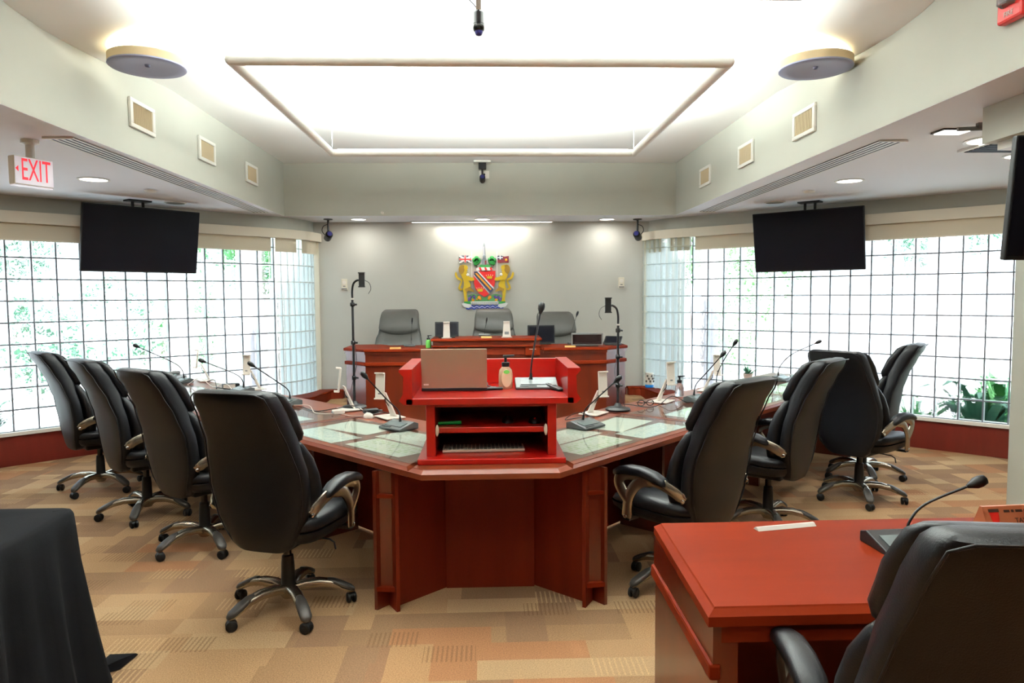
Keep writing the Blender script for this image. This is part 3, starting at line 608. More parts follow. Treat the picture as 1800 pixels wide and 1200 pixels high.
# ------------------------------------------------------------------ the council table (V-shaped)
CX = .014
def mx(p,s): return (CX+(p[0]-CX)*s,p[1])
def arm_pt(t,n,s): # along the arm, in from the outer edge; s=-1 exit side, +1 pillar side
    d = Vector((.6955,.7185)); nn = Vector((-.7185,.6955)); p = Vector((CX+.322,3.245))+d*t+nn*n
    return (CX+(p.x-CX)*s, p.y)
def top_slab(mb,poly,z=.75,th=.05,bev=.024):
    # polygon with a sloping lipped edge all round
    P = [Vector(p) for p in poly]; n = len(P); ar = sum(P[i].x*P[(i+1)%n].y-P[(i+1)%n].x*P[i].y for i in range(n))
    if ar < 0: P = P[::-1]
    ins = []
    for i in range(n):
        d1 = (P[i]-P[i-1]).normalized(); d2 = (P[(i+1)%n]-P[i]).normalized(); m = Vector((-(d1+d2).y,(d1+d2).x)).normalized(); ins.append(P[i]+m*bev/max(.4,m.dot(Vector((-d1.y,d1.x)))))
    r = lambda Q,zz: [(q.x,q.y,zz) for q in Q]
    return mb.loft([r(ins,z-th),r(P,z-th+.006),r(P,z-.018),r([a.lerp(b,.85) for a,b in zip(P,ins)],z-.004),r(ins,z)])
tab = thing('council_table','large V-shaped cherry wood council table with two long arms','table',(0,0,0))
W = .872; NI = 4.20
inner = [ (CX-.0-.0, 0) ]
def inn(s): # inner edge start at the apex
    return arm_pt(.62,W,s)
apexL,apexR = arm_pt(.60,W,-1),arm_pt(.60,W,1)
top_slab(MB(),[arm_pt(0,0,-1),arm_pt(0,0,1),arm_pt(.10,0,1),arm_pt(.60,W,1),arm_pt(.60,W,-1),arm_pt(.10,0,-1)]).build('table_top','wood_table',tab)
CUTS = [.10,1.47,3.0,4.62]
for s in (-1,1):
    for k in range(3):
        a,b = CUTS[k]+(.003 if k else .0),CUTS[k+1]
        p0 = arm_pt(.60,W,s) if k == 0 else arm_pt(a,W,s)
        top_slab(MB(),[arm_pt(a,0,s),arm_pt(b,0,s),arm_pt(b,W,s),p0],bev=.010 if k else .012).build('table_top','wood_table',tab)
    for k in (1,2):
        a = CUTS[k]; MB().prism([arm_pt(a-.014,.02,s),arm_pt(a+.014,.02,s),arm_pt(a+.014,W-.02,s),arm_pt(a-.014,W-.02,s)],.748,.7535).build('joint_strip','wood',tab)
    # modesty panels set well back under the arm, cross panels and outer end panel
    def pan(name,t0,t1,n0,n1,z0,z1,m): MB().prism([arm_pt(t0,n0,s),arm_pt(t1,n0,s),arm_pt(t1,n1,s),arm_pt(t0,n1,s)],z0,z1).build(name,m,tab)
    pan('modesty_panel',.70,2.2,.62,.645,.02,.70,'wood_dark'); pan('modesty_panel',2.205,3.4,.62,.645,.02,.70,'wood_dark'); pan('modesty_panel',3.405,4.5,.62,.645,.02,.70,'wood_dark')
    for t0 in (1.45,2.98): pan('support_panel',t0,t0+.03,.30,.62,0,.70,'wood')
    pan('end_panel',4.53,4.56,.06,W-.05,0,.70,'wood')
# front pedestal: centre panel, two splayed panels, two niched corner legs
MB().bx(-.225,.245,3.71,3.735,0,.70).build('front_panel','wood_dark',tab)
for s in (-1,1):
    q = lambda x,y: (CX+(x-CX)*1,y)
    def pl(name,pts,z0,z1,m): MB().prism([(CX+p[0]*s,p[1]) for p in pts],z0,z1).build(name,m,tab)
    pl('splay_panel',[(.232,3.728),(.462,3.510),(.476,3.526),(.246,3.744)],0,.70,'wood_dark')
    pl('leg_fin',[(.452,3.440),(.468,3.430),(.515,3.515),(.500,3.525)],0,.70,'wood_dark')
    pl('leg_side',[(.566,3.458),(.582,3.466),(.525,3.540),(.508,3.532)],0,.70,'wood')
    pl('leg_back',[(.470,3.470),(.560,3.478),(.556,3.494),(.474,3.486)],.115,.70,'wood')
    pl('leg_batten',[(.461,3.444),(.570,3.458),(.560,3.490),(.474,3.482)],.095,.118,'wood_top'); pl('leg_batten',[(.463,3.452),(.568,3.462),(.560,3.485),(.472,3.478)],.565,.583,'wood_top')

# glass sheets and the papers under them
def sheet(name,s,t0,t1,n0,n1,z,th,m,label,cat,group=None,rot=0):
    c = arm_pt((t0+t1)/2,(n0+n1)/2,s); L_,W_ = (t1-t0),(n1-n0); ang = math.atan2(.7185,.6955)*1
    rz = ang if s > 0 else PI-ang
    o = MB().box((0,0,th/2),(L_,W_,th)).build(name,m); o.location = (c[0],c[1],z); o.rotation_euler = (0,0,rz+rot); tag(o,label,cat,group); return o
sn = {-1:'exit sign',1:'pillar'}
gw = {0:'next to the lectern',1:'in the middle of the arm',2:'at the far end of the arm'}
pm = []
for i,(c1,c2) in enumerate((((226,230,222),(186,208,160)),((230,231,226),(208,198,186)),((228,232,228),(176,198,206)))):
    m = bpy.data.materials.new('printed_sheet_%d'%i); m.use_nodes = True; nt = m.node_tree; b = nt.nodes['Principled BSDF']; tc = nt.nodes.new('ShaderNodeTexCoord')
    br = nt.nodes.new('ShaderNodeTexBrick'); br.inputs['Scale'].default_value = 9+3*i; br.inputs['Color1'].default_value = (*lin(c1),1); br.inputs['Color2'].default_value = (*lin(c2),1); br.inputs['Mortar'].default_value = (*lin((236,238,232)),1); br.inputs['Mortar Size'].default_value = .05; br.offset = .3; br.squash = .8
    nt.links.new(tc.outputs['Object'],br.inputs[0]); nt.links.new(br.outputs[0],b.inputs['Base Color']); b.inputs['Roughness'].default_value = .6; MATS['sheet%d'%i] = m
for s in (-1,1):
    for k,(a,b) in enumerate(((.14,1.44),(1.51,2.97),(3.04,4.5))):
        sheet('glass_sheet',s,a,b,.045,.60,.7525,.003,'desk_glass','clear glass protector on the %s side arm, %s'%(sn[s],gw[k]),'glass')
PP = [(.30,.78,.10,.32,0,0),(.36,.84,.34,.57,1,.02),(.92,1.36,.30,.56,'paper',.12),(.86,1.34,.07,.27,2,-.03),(1.62,2.02,.12,.40,2,.04),(2.1,2.5,.10,.36,0,-.02),(2.55,2.9,.14,.44,1,.03),(3.2,3.6,.12,.40,'paper',0),(3.7,4.1,.12,.42,2,.05)]
pn = ['printed sheet nearest the lectern at the outer edge','printed sheet beside the first microphone','plain white sheet past the first microphone','colour-printed sheet by the outer edge before the table joint','printed sheet just past the first table joint','greenish printed sheet under the middle glass','printed sheet by the second table joint','plain white sheet just past the second joint','printed sheet at the far arm end']
for s in (-1,1):
    for (a,b,n0,n1,m,ro),d in zip(PP,pn):
        sheet('paper_sheet',s,a,b,n0,n1,.7504,.0008,('sheet%d'%m if isinstance(m,int) else m),d+', %s side'%sn[s],'paper',None,ro)

# ------------------------------------------------------------------ the lectern
lec = thing('lectern','red cherry table-top lectern with open shelves at the point of the table','lectern',(0,0,.75))
x0,x1,y0,y1 = -.296,.338,3.42,3.93
MB().bx(-.335,.377,3.355,3.96,0,.028).build('plinth','wood_red',lec,bevel=.004)
for a,b in ((x0,x0+.044),(x1-.044,x1)): MB().bx(a,b,y0,y1,.028,.285).build('side_panel','wood_red',lec,bevel=.003)
MB().bx(x0+.044,x1-.044,y1-.02,y1,.028,.285).build('back_panel','wood_dark',lec)
MB().bx(x0+.044,x1-.044,y0,y1-.02,.268,.285).build('top_rail','wood_red',lec,bevel=.003); MB().bx(x0+.044,x1-.044,y0+.02,y1-.02,.138,.165).build('shelf','wood_red',lec,bevel=.003)
for xx in (x0+.052,x1-.052): MB().loft([[(xx+.009*cos(2*PI*k/16)*f,yy,.152+.028*sin(2*PI*k/16)*f) for k in range(16)] for yy,f in ((y0+.018,1),(y0+.006,1),(y0+.003,.8))]).build('shelf_clip','valance',lec,smooth=40)
tx0,tx1,ty0,ty1 = -.400,.432,3.395,4.01; zf = .315
MB().bx(tx0+.01,tx1-.01,ty0,ty1,.283,zf).build('tray_floor','wood_red',lec,bevel=.003)
for s,a in ((-1,tx0),(1,tx1)):
    i = a-s*.042
    MB().add([(q,yy,zz) for yy in (ty0,ty1) for q,zz in ((a,.285),(a+s*.022,.305),(a+s*.004,.335),(a,.42),(a+s*.022,.445),(a+s*.02,.456),(i,.456),(i,.285))],[tuple(range(8)),tuple(range(15,7,-1))]+[(k,(k+1)%8,8+(k+1)%8,8+k) for k in range(8)]).build('tray_side','wood_red',lec)
MB().bx(tx0+.04,tx1-.04,ty1-.03,ty1,zf,.452).build('tray_back','wood_red',lec,bevel=.003)
ZT = .75+zf
# things on the lectern
t = thing('laptop','open brown laptop seen from behind its lid on the lectern tray','laptop',(-.168,3.66,ZT),R(-1))
MB().bx(-.17,.17,.0,.235,0,.016).build('base','black_plastic',t,bevel=.003)
MB().bx(-.15,.15,.03,.13,.016,.018).build('keyboard','black_gloss',t)
M = Matrix.Rotation(R(6),3,'X'); MB().box(tuple(M@Vector((0,0,.105))+Vector((0,.0,.014))),(.338,.008,.205),0,M).build('lid','laptop_brown',t,bevel=.003); MB().box(tuple(M@Vector((-.145,-.0045,.022))+Vector((0,0,.014))),(.026,.002,.008),0,M).build('badge','white_plastic',t)
def pump_bottle(name,label,loc,h,body,m,lab=None,rz=0):
    t = thing(name,label,'bottle',loc,rz); k = h/.18
    MB().lathe([(.001,0),(.033,.0),(.036,.008),(.036,.07),(.032,.095),(.018,.112),(.016,.118),(.001,.118)],(0,0,0),24).build('bottle_body',body,t,smooth=40)
    MB().lathe([(.020,.112),(.021,.128),(.019,.134),(.008,.136),(.007,.158),(.001,.158)],(0,0,0),18).build('pump_collar',m,t,smooth=40)
    MB().loft([[(-.012,-.012,.156),(.045,-.008,.165),(.045,.008,.165),(-.012,.012,.156)],[(-.012,-.010,.170),(.045,-.006,.172),(.045,.006,.172),(-.012,.010,.170)]]).build('pump_head',m,t)
    if lab:
        l = MB().loft([[(.026*cos(2*PI*j/20)+.004,-.0375-yy,.055+.045*sin(2*PI*j/20)) for j in range(20)] for yy in (-.02,.001)]).build('front_label','label_cream',t)
        MB().loft([[(.016*cos(2*PI*j/14)+.004,-.039-yy,.088+.010*sin(2*PI*j/14)) for j in range(14)] for yy in (-.004,.0004)]).build('green_band','label_green',l)
    t.scale = (k,k,k); return t
pump_bottle('hand_sanitizer','peach pump bottle with oval cream label beside the laptop on the lectern',(.10,3.75,ZT),.186,'soap_bottle','black_plastic',True)
t = thing('presenter_clicker','small black clicker with loose lead between laptop and pump bottle','remote',(.038,3.69,ZT),R(10)); MB().bx(-.045,.045,-.018,.018,0,.014).build('body','black_plastic',t,bevel=.005); MB().bx(-.02,.01,-.008,.008,.014,.0165).build('button_pad','grey_plastic',t,bevel=.001); MB().tube(smoothpath([(-.04,.01,.006),(-.07,.03,.02),(-.06,.06,.03),(-.02,.05,.016),(.0,.02,.012)]),.003,6).build('lead','black_plastic',t)
t = thing('remote_control','rounded dark remote at the outer end of the lectern tray','remote',(.355,3.665,ZT),R(25)); MB().loft([[(-.018,-.07,.0),(.018,-.07,.0),(.022,.07,0),(-.022,.07,0)],[(-.018,-.07,.012),(.018,-.07,.012),(.022,.07,.03),(-.022,.07,.03)]]).build('body','black_plastic',t,bevel=.006); MB().box((0,.03,.026),(.024,.05,.004),0,Matrix.Rotation(.13,3,'X')).build('button_pad','grey_plastic',t)
t = thing('highlighter','green highlighter pen lying on the lectern upper shelf','pen',(-.19,3.52,.75+.174),R(12)); MB().tube([(-.055,0,0),(.03,0,0)],.0085,12).build('barrel','green_pen',t,smooth=50); MB().tube([(.03,0,0),(.06,0,0)],.0095,12).build('cap','green_pen',t,smooth=50)
t = thing('computer_mouse','black mouse in the middle of the lectern upper shelf','mouse',(.105,3.58,.75+.165)); MB().ball((0,0,.0),.05,18,10,(.62,1.05,.62)).build('shell','black_plastic',t,smooth=60); MB().box((0,-.02,.03),(.008,.02,.006)).build('scroll_wheel','grey_plastic',t)
t = thing('clip_mouse','black mouse with red mark at the end of the lectern upper shelf','mouse',(.24,3.56,.75+.165)); MB().ball((0,0,0),.048,18,10,(.66,1.0,.66)).build('shell','black_plastic',t,smooth=60); MB().ball((.0,-.03,.024),.006,10,6).build('red_mark','fire_red',t)
t = thing('keyboard','slim beige-edged keyboard lying on the lectern bottom shelf','keyboard',(-.02,3.56,.75+.030),R(1)); MB().bx(-.205,.205,-.065,.065,0,.013).build('tray','valance',t,bevel=.003)
kb = MB()
for i in range(20):
    for j in range(5): kb.bx(-.195+i*.0196,-.195+i*.0196+.0165,-.055+j*.0225,-.055+j*.0225+.018,.013,.019)
kb = kb.build('keys','slat_dark',t); kb['kind'] = 'stuff'

# ------------------------------------------------------------------ gooseneck microphones
def mic(base,rz,path,label,group=None,head=.0155,sc=1,bm='mic_grey'):
    t = thing('gooseneck_microphone',label,'microphone',base,rz,group)
    wv = .10*sc; d = .075*sc; h = .045*sc
    b = MB().add([(-wv,-d,0),(wv,-d,0),(wv,d,0),(-wv,d,0),(-wv,-d,.012*sc),(wv,-d,.012*sc),(wv,d*.55,h),(-wv,d*.55,h),(wv,d,h*.75),(-wv,d,h*.75)],[(0,3,2,1),(0,1,5,4),(4,5,6,7),(7,6,8,9),(2,3,9,8),(1,2,8,6,5),(0,4,7,9,3)]).build('base',bm,t,bevel=.004)
    s0 = (h-.012*sc)/(d*1.55); M = Matrix.Rotation(math.atan(s0),3,'X')
    MB().box((0,-d*.25,.012*sc+s0*d*.75+.0015),(wv*1.5,d*.75,.003),0,M).build('glossy_panel','mic_panel',t); MB().box((-wv*.4,-d*.8,.012*sc+s0*d*.2+.001),(wv*.8,d*.14,.003),0,M).build('button_strip','black_plastic',t)
    Mi = Matrix.Rotation(-rz,3,'Z'); P = [Mi@(Vector(p)-Vector(base)) for p in path]; sp = smoothpath(P,6)
    MB().tube(sp[:4],[.010*sc,.008*sc,.0065*sc,.006*sc],10).build('neck_collar','black_plastic',t,smooth=60)
    MB().tube(sp,.0042*sc,8).build('gooseneck','black_metal',t,smooth=60)
    a = (sp[-1]-sp[-3]).normalized(); q = Vector((0,0,1)).rotation_difference(a).to_matrix()
    MB().lathe([(.001,-.012),(.006,-.01),(head*.55,.0),(head,.018),(head*1.05,.034),(head*.85,.05),(.001,.058)],tuple(sp[-1]),14,q).build('foam_head','black_plastic',t,smooth=60)
    return t
aL,aR = math.atan2(-.7185,.6955),math.atan2(.7185,.6955)    # base long side along the arm
def rzm(s): return (-PI/4 if s < 0 else PI/4)
ZB = .7555
mic((-.54,4.30,ZB),-.78,[(-.53,4.32,.79),(-.54,4.31,.86),(-.60,4.25,.94),(-.70,4.155,1.08)],'gooseneck microphone on the exit side arm nearest the lectern')
mic((-1.50,5.34,ZB),-.80,[(-1.48,5.36,.79),(-1.49,5.35,.86),(-1.55,5.29,.93),(-1.68,5.17,1.06)],'gooseneck microphone second from the lectern on the exit side arm')
mic((-2.09,6.08,ZB),-.80,[(-2.07,6.09,.79),(-2.08,6.08,.86),(-2.13,6.03,.92),(-2.31,5.89,1.03)],'gooseneck microphone third from the lectern on the exit side arm, base hidden by a chair')
mic((-2.90,6.82,ZB),-.80,[(-2.88,6.83,.79),(-2.89,6.82,.87),(-2.95,6.77,.95),(-3.17,6.58,1.11)],'gooseneck microphone at the far end of the exit side arm')
mic((.60,4.26,ZB),.78,[(.585,4.29,.79),(.60,4.28,.86),(.655,4.22,.93),(.755,4.135,1.045)],'gooseneck microphone on the pillar side arm nearest the lectern')
mic((1.59,5.25,ZB),.80,[(1.56,5.27,.79),(1.575,5.26,.88),(1.63,5.20,.97),(1.715,5.125,1.10)],'gooseneck microphone second from the lectern on the pillar side arm')
mic((1.92,5.70,ZB),.80,[(1.88,5.72,.79),(1.885,5.715,.90),(1.93,5.69,1.02),(1.99,5.64,1.145)],'gooseneck microphone third from the lectern on the pillar side arm, neck nearly upright')
mic((2.74,6.46,ZB),.80,[(2.71,6.48,.79),(2.72,6.47,.88),(2.80,6.40,1.0),(2.96,6.27,1.11)],'gooseneck microphone at the far end of the pillar side arm')
mic((.262,3.76,ZT),0,[(.235,3.78,ZT+.04),(.240,3.785,ZT+.12),(.262,3.80,ZT+.25),(.292,3.82,ZT+.40)],'upright gooseneck microphone standing on the lectern tray',head=.018,sc=1.12)

# ------------------------------------------------------------------ white tablet stands on the table
def tablet_stand(base,rz,label,h=.21,lean=.10,turn=0.0):
    t = thing('tablet_stand',label,'stand',base,rz)
    MB().bx(-.09,.09,-.07,.07,0,.008).build('base_plate','white_plastic',t,bevel=.003)
    MB().loft([[(-.038,.02,.008),(.038,.02,.008),(.038,.034,.008),(-.038,.034,.008)],[(-.020,.02-lean*.6,h*.8),(.020,.02-lean*.6,h*.8),(.020,.032-lean*.6,h*.8),(-.020,.032-lean*.6,h*.8)]]).build('leaning_arm','white_plastic',t,bevel=.003)
    MB().tube([(0,.026-lean*.2,h*.3),(.004,.012-lean*.4,h*.5),(0,.02-lean*.5,h*.62)],.003,6).build('cable','black_plastic',t)
    c = Vector((0,.0-lean*.62,h+.0)); Mh = Matrix.Rotation(turn,3,'Z')@Matrix.Rotation(R(-6),3,'X')
    hd = MB().box(tuple(c),(.062,.014,.17),0,Mh).build('holder','white_plastic',t,bevel=.003)
    for s in (-1,1): MB().box(tuple(c+Mh@Vector((0,-.014,s*.083))),(.062,.036,.010),0,Mh).build('holder_lip','white_plastic',hd,bevel=.003)
    MB().box(tuple(c+Mh@Vector((0,-.0075,-.05))),(.02,.002,.010),0,Mh).build('badge','grey_plastic',hd)
    return t
tablet_stand((-.645,4.70,ZB),-.95,'white tablet stand on the exit side arm nearest the lectern',.215,.11,.75)
tablet_stand((-.98,5.06,ZB),-1.1,'white tablet stand on the exit side arm beside the phone stand',.215,.11,-.25)
tablet_stand((-2.02,6.26,ZB),-1.0,'white tablet stand third along the exit side arm behind a microphone',.215,.12,.9)
tablet_stand((-2.72,6.95,ZB),-1.0,'white tablet stand at the far end of the exit side arm',.215,.12,-.2)
tablet_stand((.72,4.74,ZB),.95,'white tablet stand on the pillar side arm nearest the lectern',.205,.11,-.75)
tablet_stand((1.31,5.24,ZB),.95,'white tablet stand on the pillar side arm near the eyeglasses',.215,.11,-.7)
tablet_stand((1.84,5.82,ZB),1.0,'white tablet stand third along the pillar side arm between two microphones',.215,.12,-.6)

# ------------------------------------------------------------------ phone stands
def phone_stand(base,s,h,label):
    t = thing('phone_stand',label,'stand',base)
    MB().lathe([(.001,0),(.085,0),(.088,.008),(.080,.016),(.03,.026),(.016,.05),(.001,.05)],(0,0,0),24).build('weighted_base','black_plastic',t,smooth=35)
    MB().tube([(0,0,.04),(0,0,h*.55),(0,0,h-.12)],[.0105,.009,.0085],12).build('pole','black_metal',t,smooth=60)
    for z in (h*.24,h*.52,h-.16): 
        c = MB().lathe([(.014,-.014),(.017,-.01),(.017,.01),(.014,.014)],(0,0,z),14).build('clamp_collar','black_plastic',t,smooth=40); MB().tube([(.012,-.004,z),(.032,-.008,z)],.007,10).build('knob','black_plastic',c)
    MB().lathe([(.011,-.006),(.0115,.006)],(0,0,h-.12),12).build('white_ring','white_plastic',t)
    MB().tube(smoothpath([(0,0,h-.12),(0,0,h-.06),(.012*s,-.006,h-.01),(.04*s,-.012,h+.012),(.058*s,-.015,h+.010)]),.0075,10).build('gooseneck','black_metal',t,smooth=60)
    hd = MB().bx(.052*s,.094*s,-.028,-.012,-.035+h,.062+h).build('phone_holder','black_plastic',t,bevel=.004)
    for z in (-.038,.060): MB().bx(.050*s,.096*s,-.040,-.012,z+h,z+.008+h).build('holder_jaw','black_plastic',hd)
    MB().tube(smoothpath([(.094*s,-.02,h+.012),(.125*s,-.02,h-.008),(.136*s,-.02,h-.05),(.118*s,-.02,h-.085)]),.0022,6).build('lamp_cable','black_plastic',t,smooth=60)
    MB().tube(smoothpath([(.012*s,0,h*.5),(.02*s,.0,h*.35),(-.012*s,0,h*.2),(-.05*s,0,.02)]),.0018,6).build('power_lead','black_plastic',t,smooth=60)
    return t
phone_stand((-.957,5.13,ZB),1,.905,'tall black phone stand on the exit side arm before the dais')
phone_stand((.912,4.885,ZB),-1,.715,'shorter black phone stand on the pillar side arm before the dais')

# cables, adapters, spectacles, mice, bottles on the table
def cable(pts,r,m,label,cat='cable'):
    o = MB().tube(smoothpath(pts,5),r,6).build('cable',m,smooth=60); return tag(o,label,cat)
cable([(-.62,4.78,.757),(-.72,4.86,.764),(-.80,4.80,.759),(-.92,4.92,.80),(-1.05,5.0,.775),(-1.2,4.98,.757),(-1.34,5.18,.758)],.003,'black_plastic','black cable looping between the two nearest microphones, exit side arm')
cable([(-1.44,5.28,.757),(-1.28,5.12,.776),(-1.18,4.90,.757),(-1.02,4.86,.758),(-.90,4.76,.757),(-.74,4.74,.757)],.0028,'white_plastic','white cable snaking from the second microphone towards the phone stand')
cable([(-2.16,6.10,.757),(-2.30,6.30,.80),(-2.46,6.44,.757),(-2.60,6.50,.83),(-2.76,6.62,.757)],.004,'white_plastic','white cable tangle near the far end of the exit side arm')
cable([(-2.2,6.22,.757),(-2.34,6.22,.775),(-2.40,6.36,.757),(-2.52,6.62,.80),(-2.66,6.78,.757)],.004,'black_plastic','black cable tangle near the far end of the exit side arm')
cable([(.70,4.56,.757),(.60,4.62,.785),(.50,4.50,.759),(.62,4.48,.78),(.56,4.40,.757)],.003,'black_plastic','black cable looped behind the microphone nearest the lectern, pillar side')
cable([(.92,4.97,.757),(1.0,5.05,.768),(1.14,4.98,.757),(1.24,5.06,.757),(1.36,5.14,.81),(1.48,5.16,.757),(1.56,5.30,.757)],.003,'black_plastic','thin black cable from the shorter phone stand past the eyeglasses')
t = thing('power_adapter','black power adapter lying at the foot of the tall phone stand','adapter',(-.80,4.88,ZB),.4); MB().bx(-.05,.05,-.03,.03,0,.03).build('case','black_plastic',t,bevel=.006); MB().tube([(.05,0,.015),(.08,.0,.012)],.006,8).build('strain_relief','black_plastic',t)
t = thing('wireless_mouse','white wireless mouse among the cables on the exit side arm','mouse',(-.79,4.72,ZB),.6); MB().ball((0,0,0),.05,18,10,(.62,1.0,.6)).build('shell','white_plastic',t,smooth=60); MB().box((0,.02,.028),(.006,.018,.006)).build('scroll_wheel','grey_plastic',t)
t = thing('charger_plug','small white charger block in front of the tall phone stand','charger',(-1.02,4.87,ZB),.5); MB().bx(-.04,.04,-.025,.025,0,.028).build('block','white_plastic',t,bevel=.006); MB().bx(-.046,-.04,-.01,.01,.008,.02).build('socket','grey_plastic',t)
t = thing('eyeglasses','folded black-rimmed eyeglasses on the pillar side arm','eyeglasses',(1.14,5.03,ZB),.25)
for s in (-1,1):
    MB().tube([(s*.036+.028*cos(2*PI*k/16),0,.024+.020*sin(2*PI*k/16)) for k in range(17)],.003,6).build('rim','black_plastic',t,smooth=60)
    MB().tube([(s*.064,0,.03),(s*.066,.02,.028),(-s*.02,.032+.006*s,.018)],.0028,6).build('temple','black_plastic',t,smooth=60)
MB().tube([(-.008,0,.03),(.008,0,.03)],.003,6).build('bridge','black_plastic',t)
pump_bottle('clear_sanitizer','clear pump bottle with black top on the pillar side arm',(1.52,5.52,ZB),.17,'clear_glass_bottle','black_plastic')
t = thing('power_adapter','black and white adapter box among tangled cables on the exit side arm','adapter',(-2.26,6.32,ZB),.5); MB().bx(-.07,.07,-.04,.04,0,.045).build('case','black_plastic',t,bevel=.006); MB().bx(-.068,.03,-.041,-.036,.004,.042).build('sticker','white_plastic',t)
t = thing('desk_telephone','pale desk telephone beside the microphone at the far arm end','telephone',(-3.02,6.92,ZB),-.8); MB().loft([[(-.10,-.09,0),(.10,-.09,0),(.10,.09,0),(-.10,.09,0)],[(-.10,-.09,.02),(.10,-.09,.02),(.10,.09,.06),(-.10,.09,.06)]]).build('body','grey_plastic',t,bevel=.006); MB().tube(smoothpath([(-.075,-.08,.045),(-.075,-.03,.062),(-.075,.04,.075),(-.075,.09,.07)]),.018,10).build('handset','grey_plastic',t,smooth=60)
t = thing('table_plant','small leafy plant at the far end of the pillar side arm','plant',(2.44,6.52,ZB)); MB().lathe([(.03,0),(.045,.06),(.04,.06)],(0,0,0),18).build('pot','white_plastic',t,smooth=40)
rnd = random.Random(5); mb = MB()
for k in range(26):
    a = rnd.uniform(0,2*PI); l = rnd.uniform(.05,.11); e = rnd.uniform(.2,1.2); p = Vector((0,0,.05)); d = Vector((cos(a)*cos(e),sin(a)*cos(e),sin(e))); n = Vector((-sin(a),cos(a),0))*.014
    mb.add([p,p+d*l*.5+n,p+d*l,p+d*l*.5-n,p+d*l*.5+Vector((0,0,.004))],[(0,1,4),(1,2,4),(2,3,4),(3,0,4)])
mb.build('leaves','leaf_b',t)['kind'] = 'stuff'
t = thing('wipes_canister','white wipes canister with blue base on the corner ledge by the pillar side glass','canister',(2.10,9.05,.364)); MB().lathe([(.001,.035),(.055,.035),(.055,.185),(.05,.19),(.001,.19)],(0,0,0),24).build('tub','white_plastic',t,smooth=40); MB().lathe([(.001,0),(.055,0),(.056,.036),(.001,.036)],(0,0,0),24).build('blue_band','blue_base',t,smooth=40); 
mb = MB()
for k in range(9): mb.ball((.054*cos(-2.6+k*.33),.054*sin(-2.6+k*.33),.08+.035*((k*5)%3)),.013,8,5,(1,1,1.2))
mb.build('printed_spots','slat_dark',t)['kind'] = 'stuff'

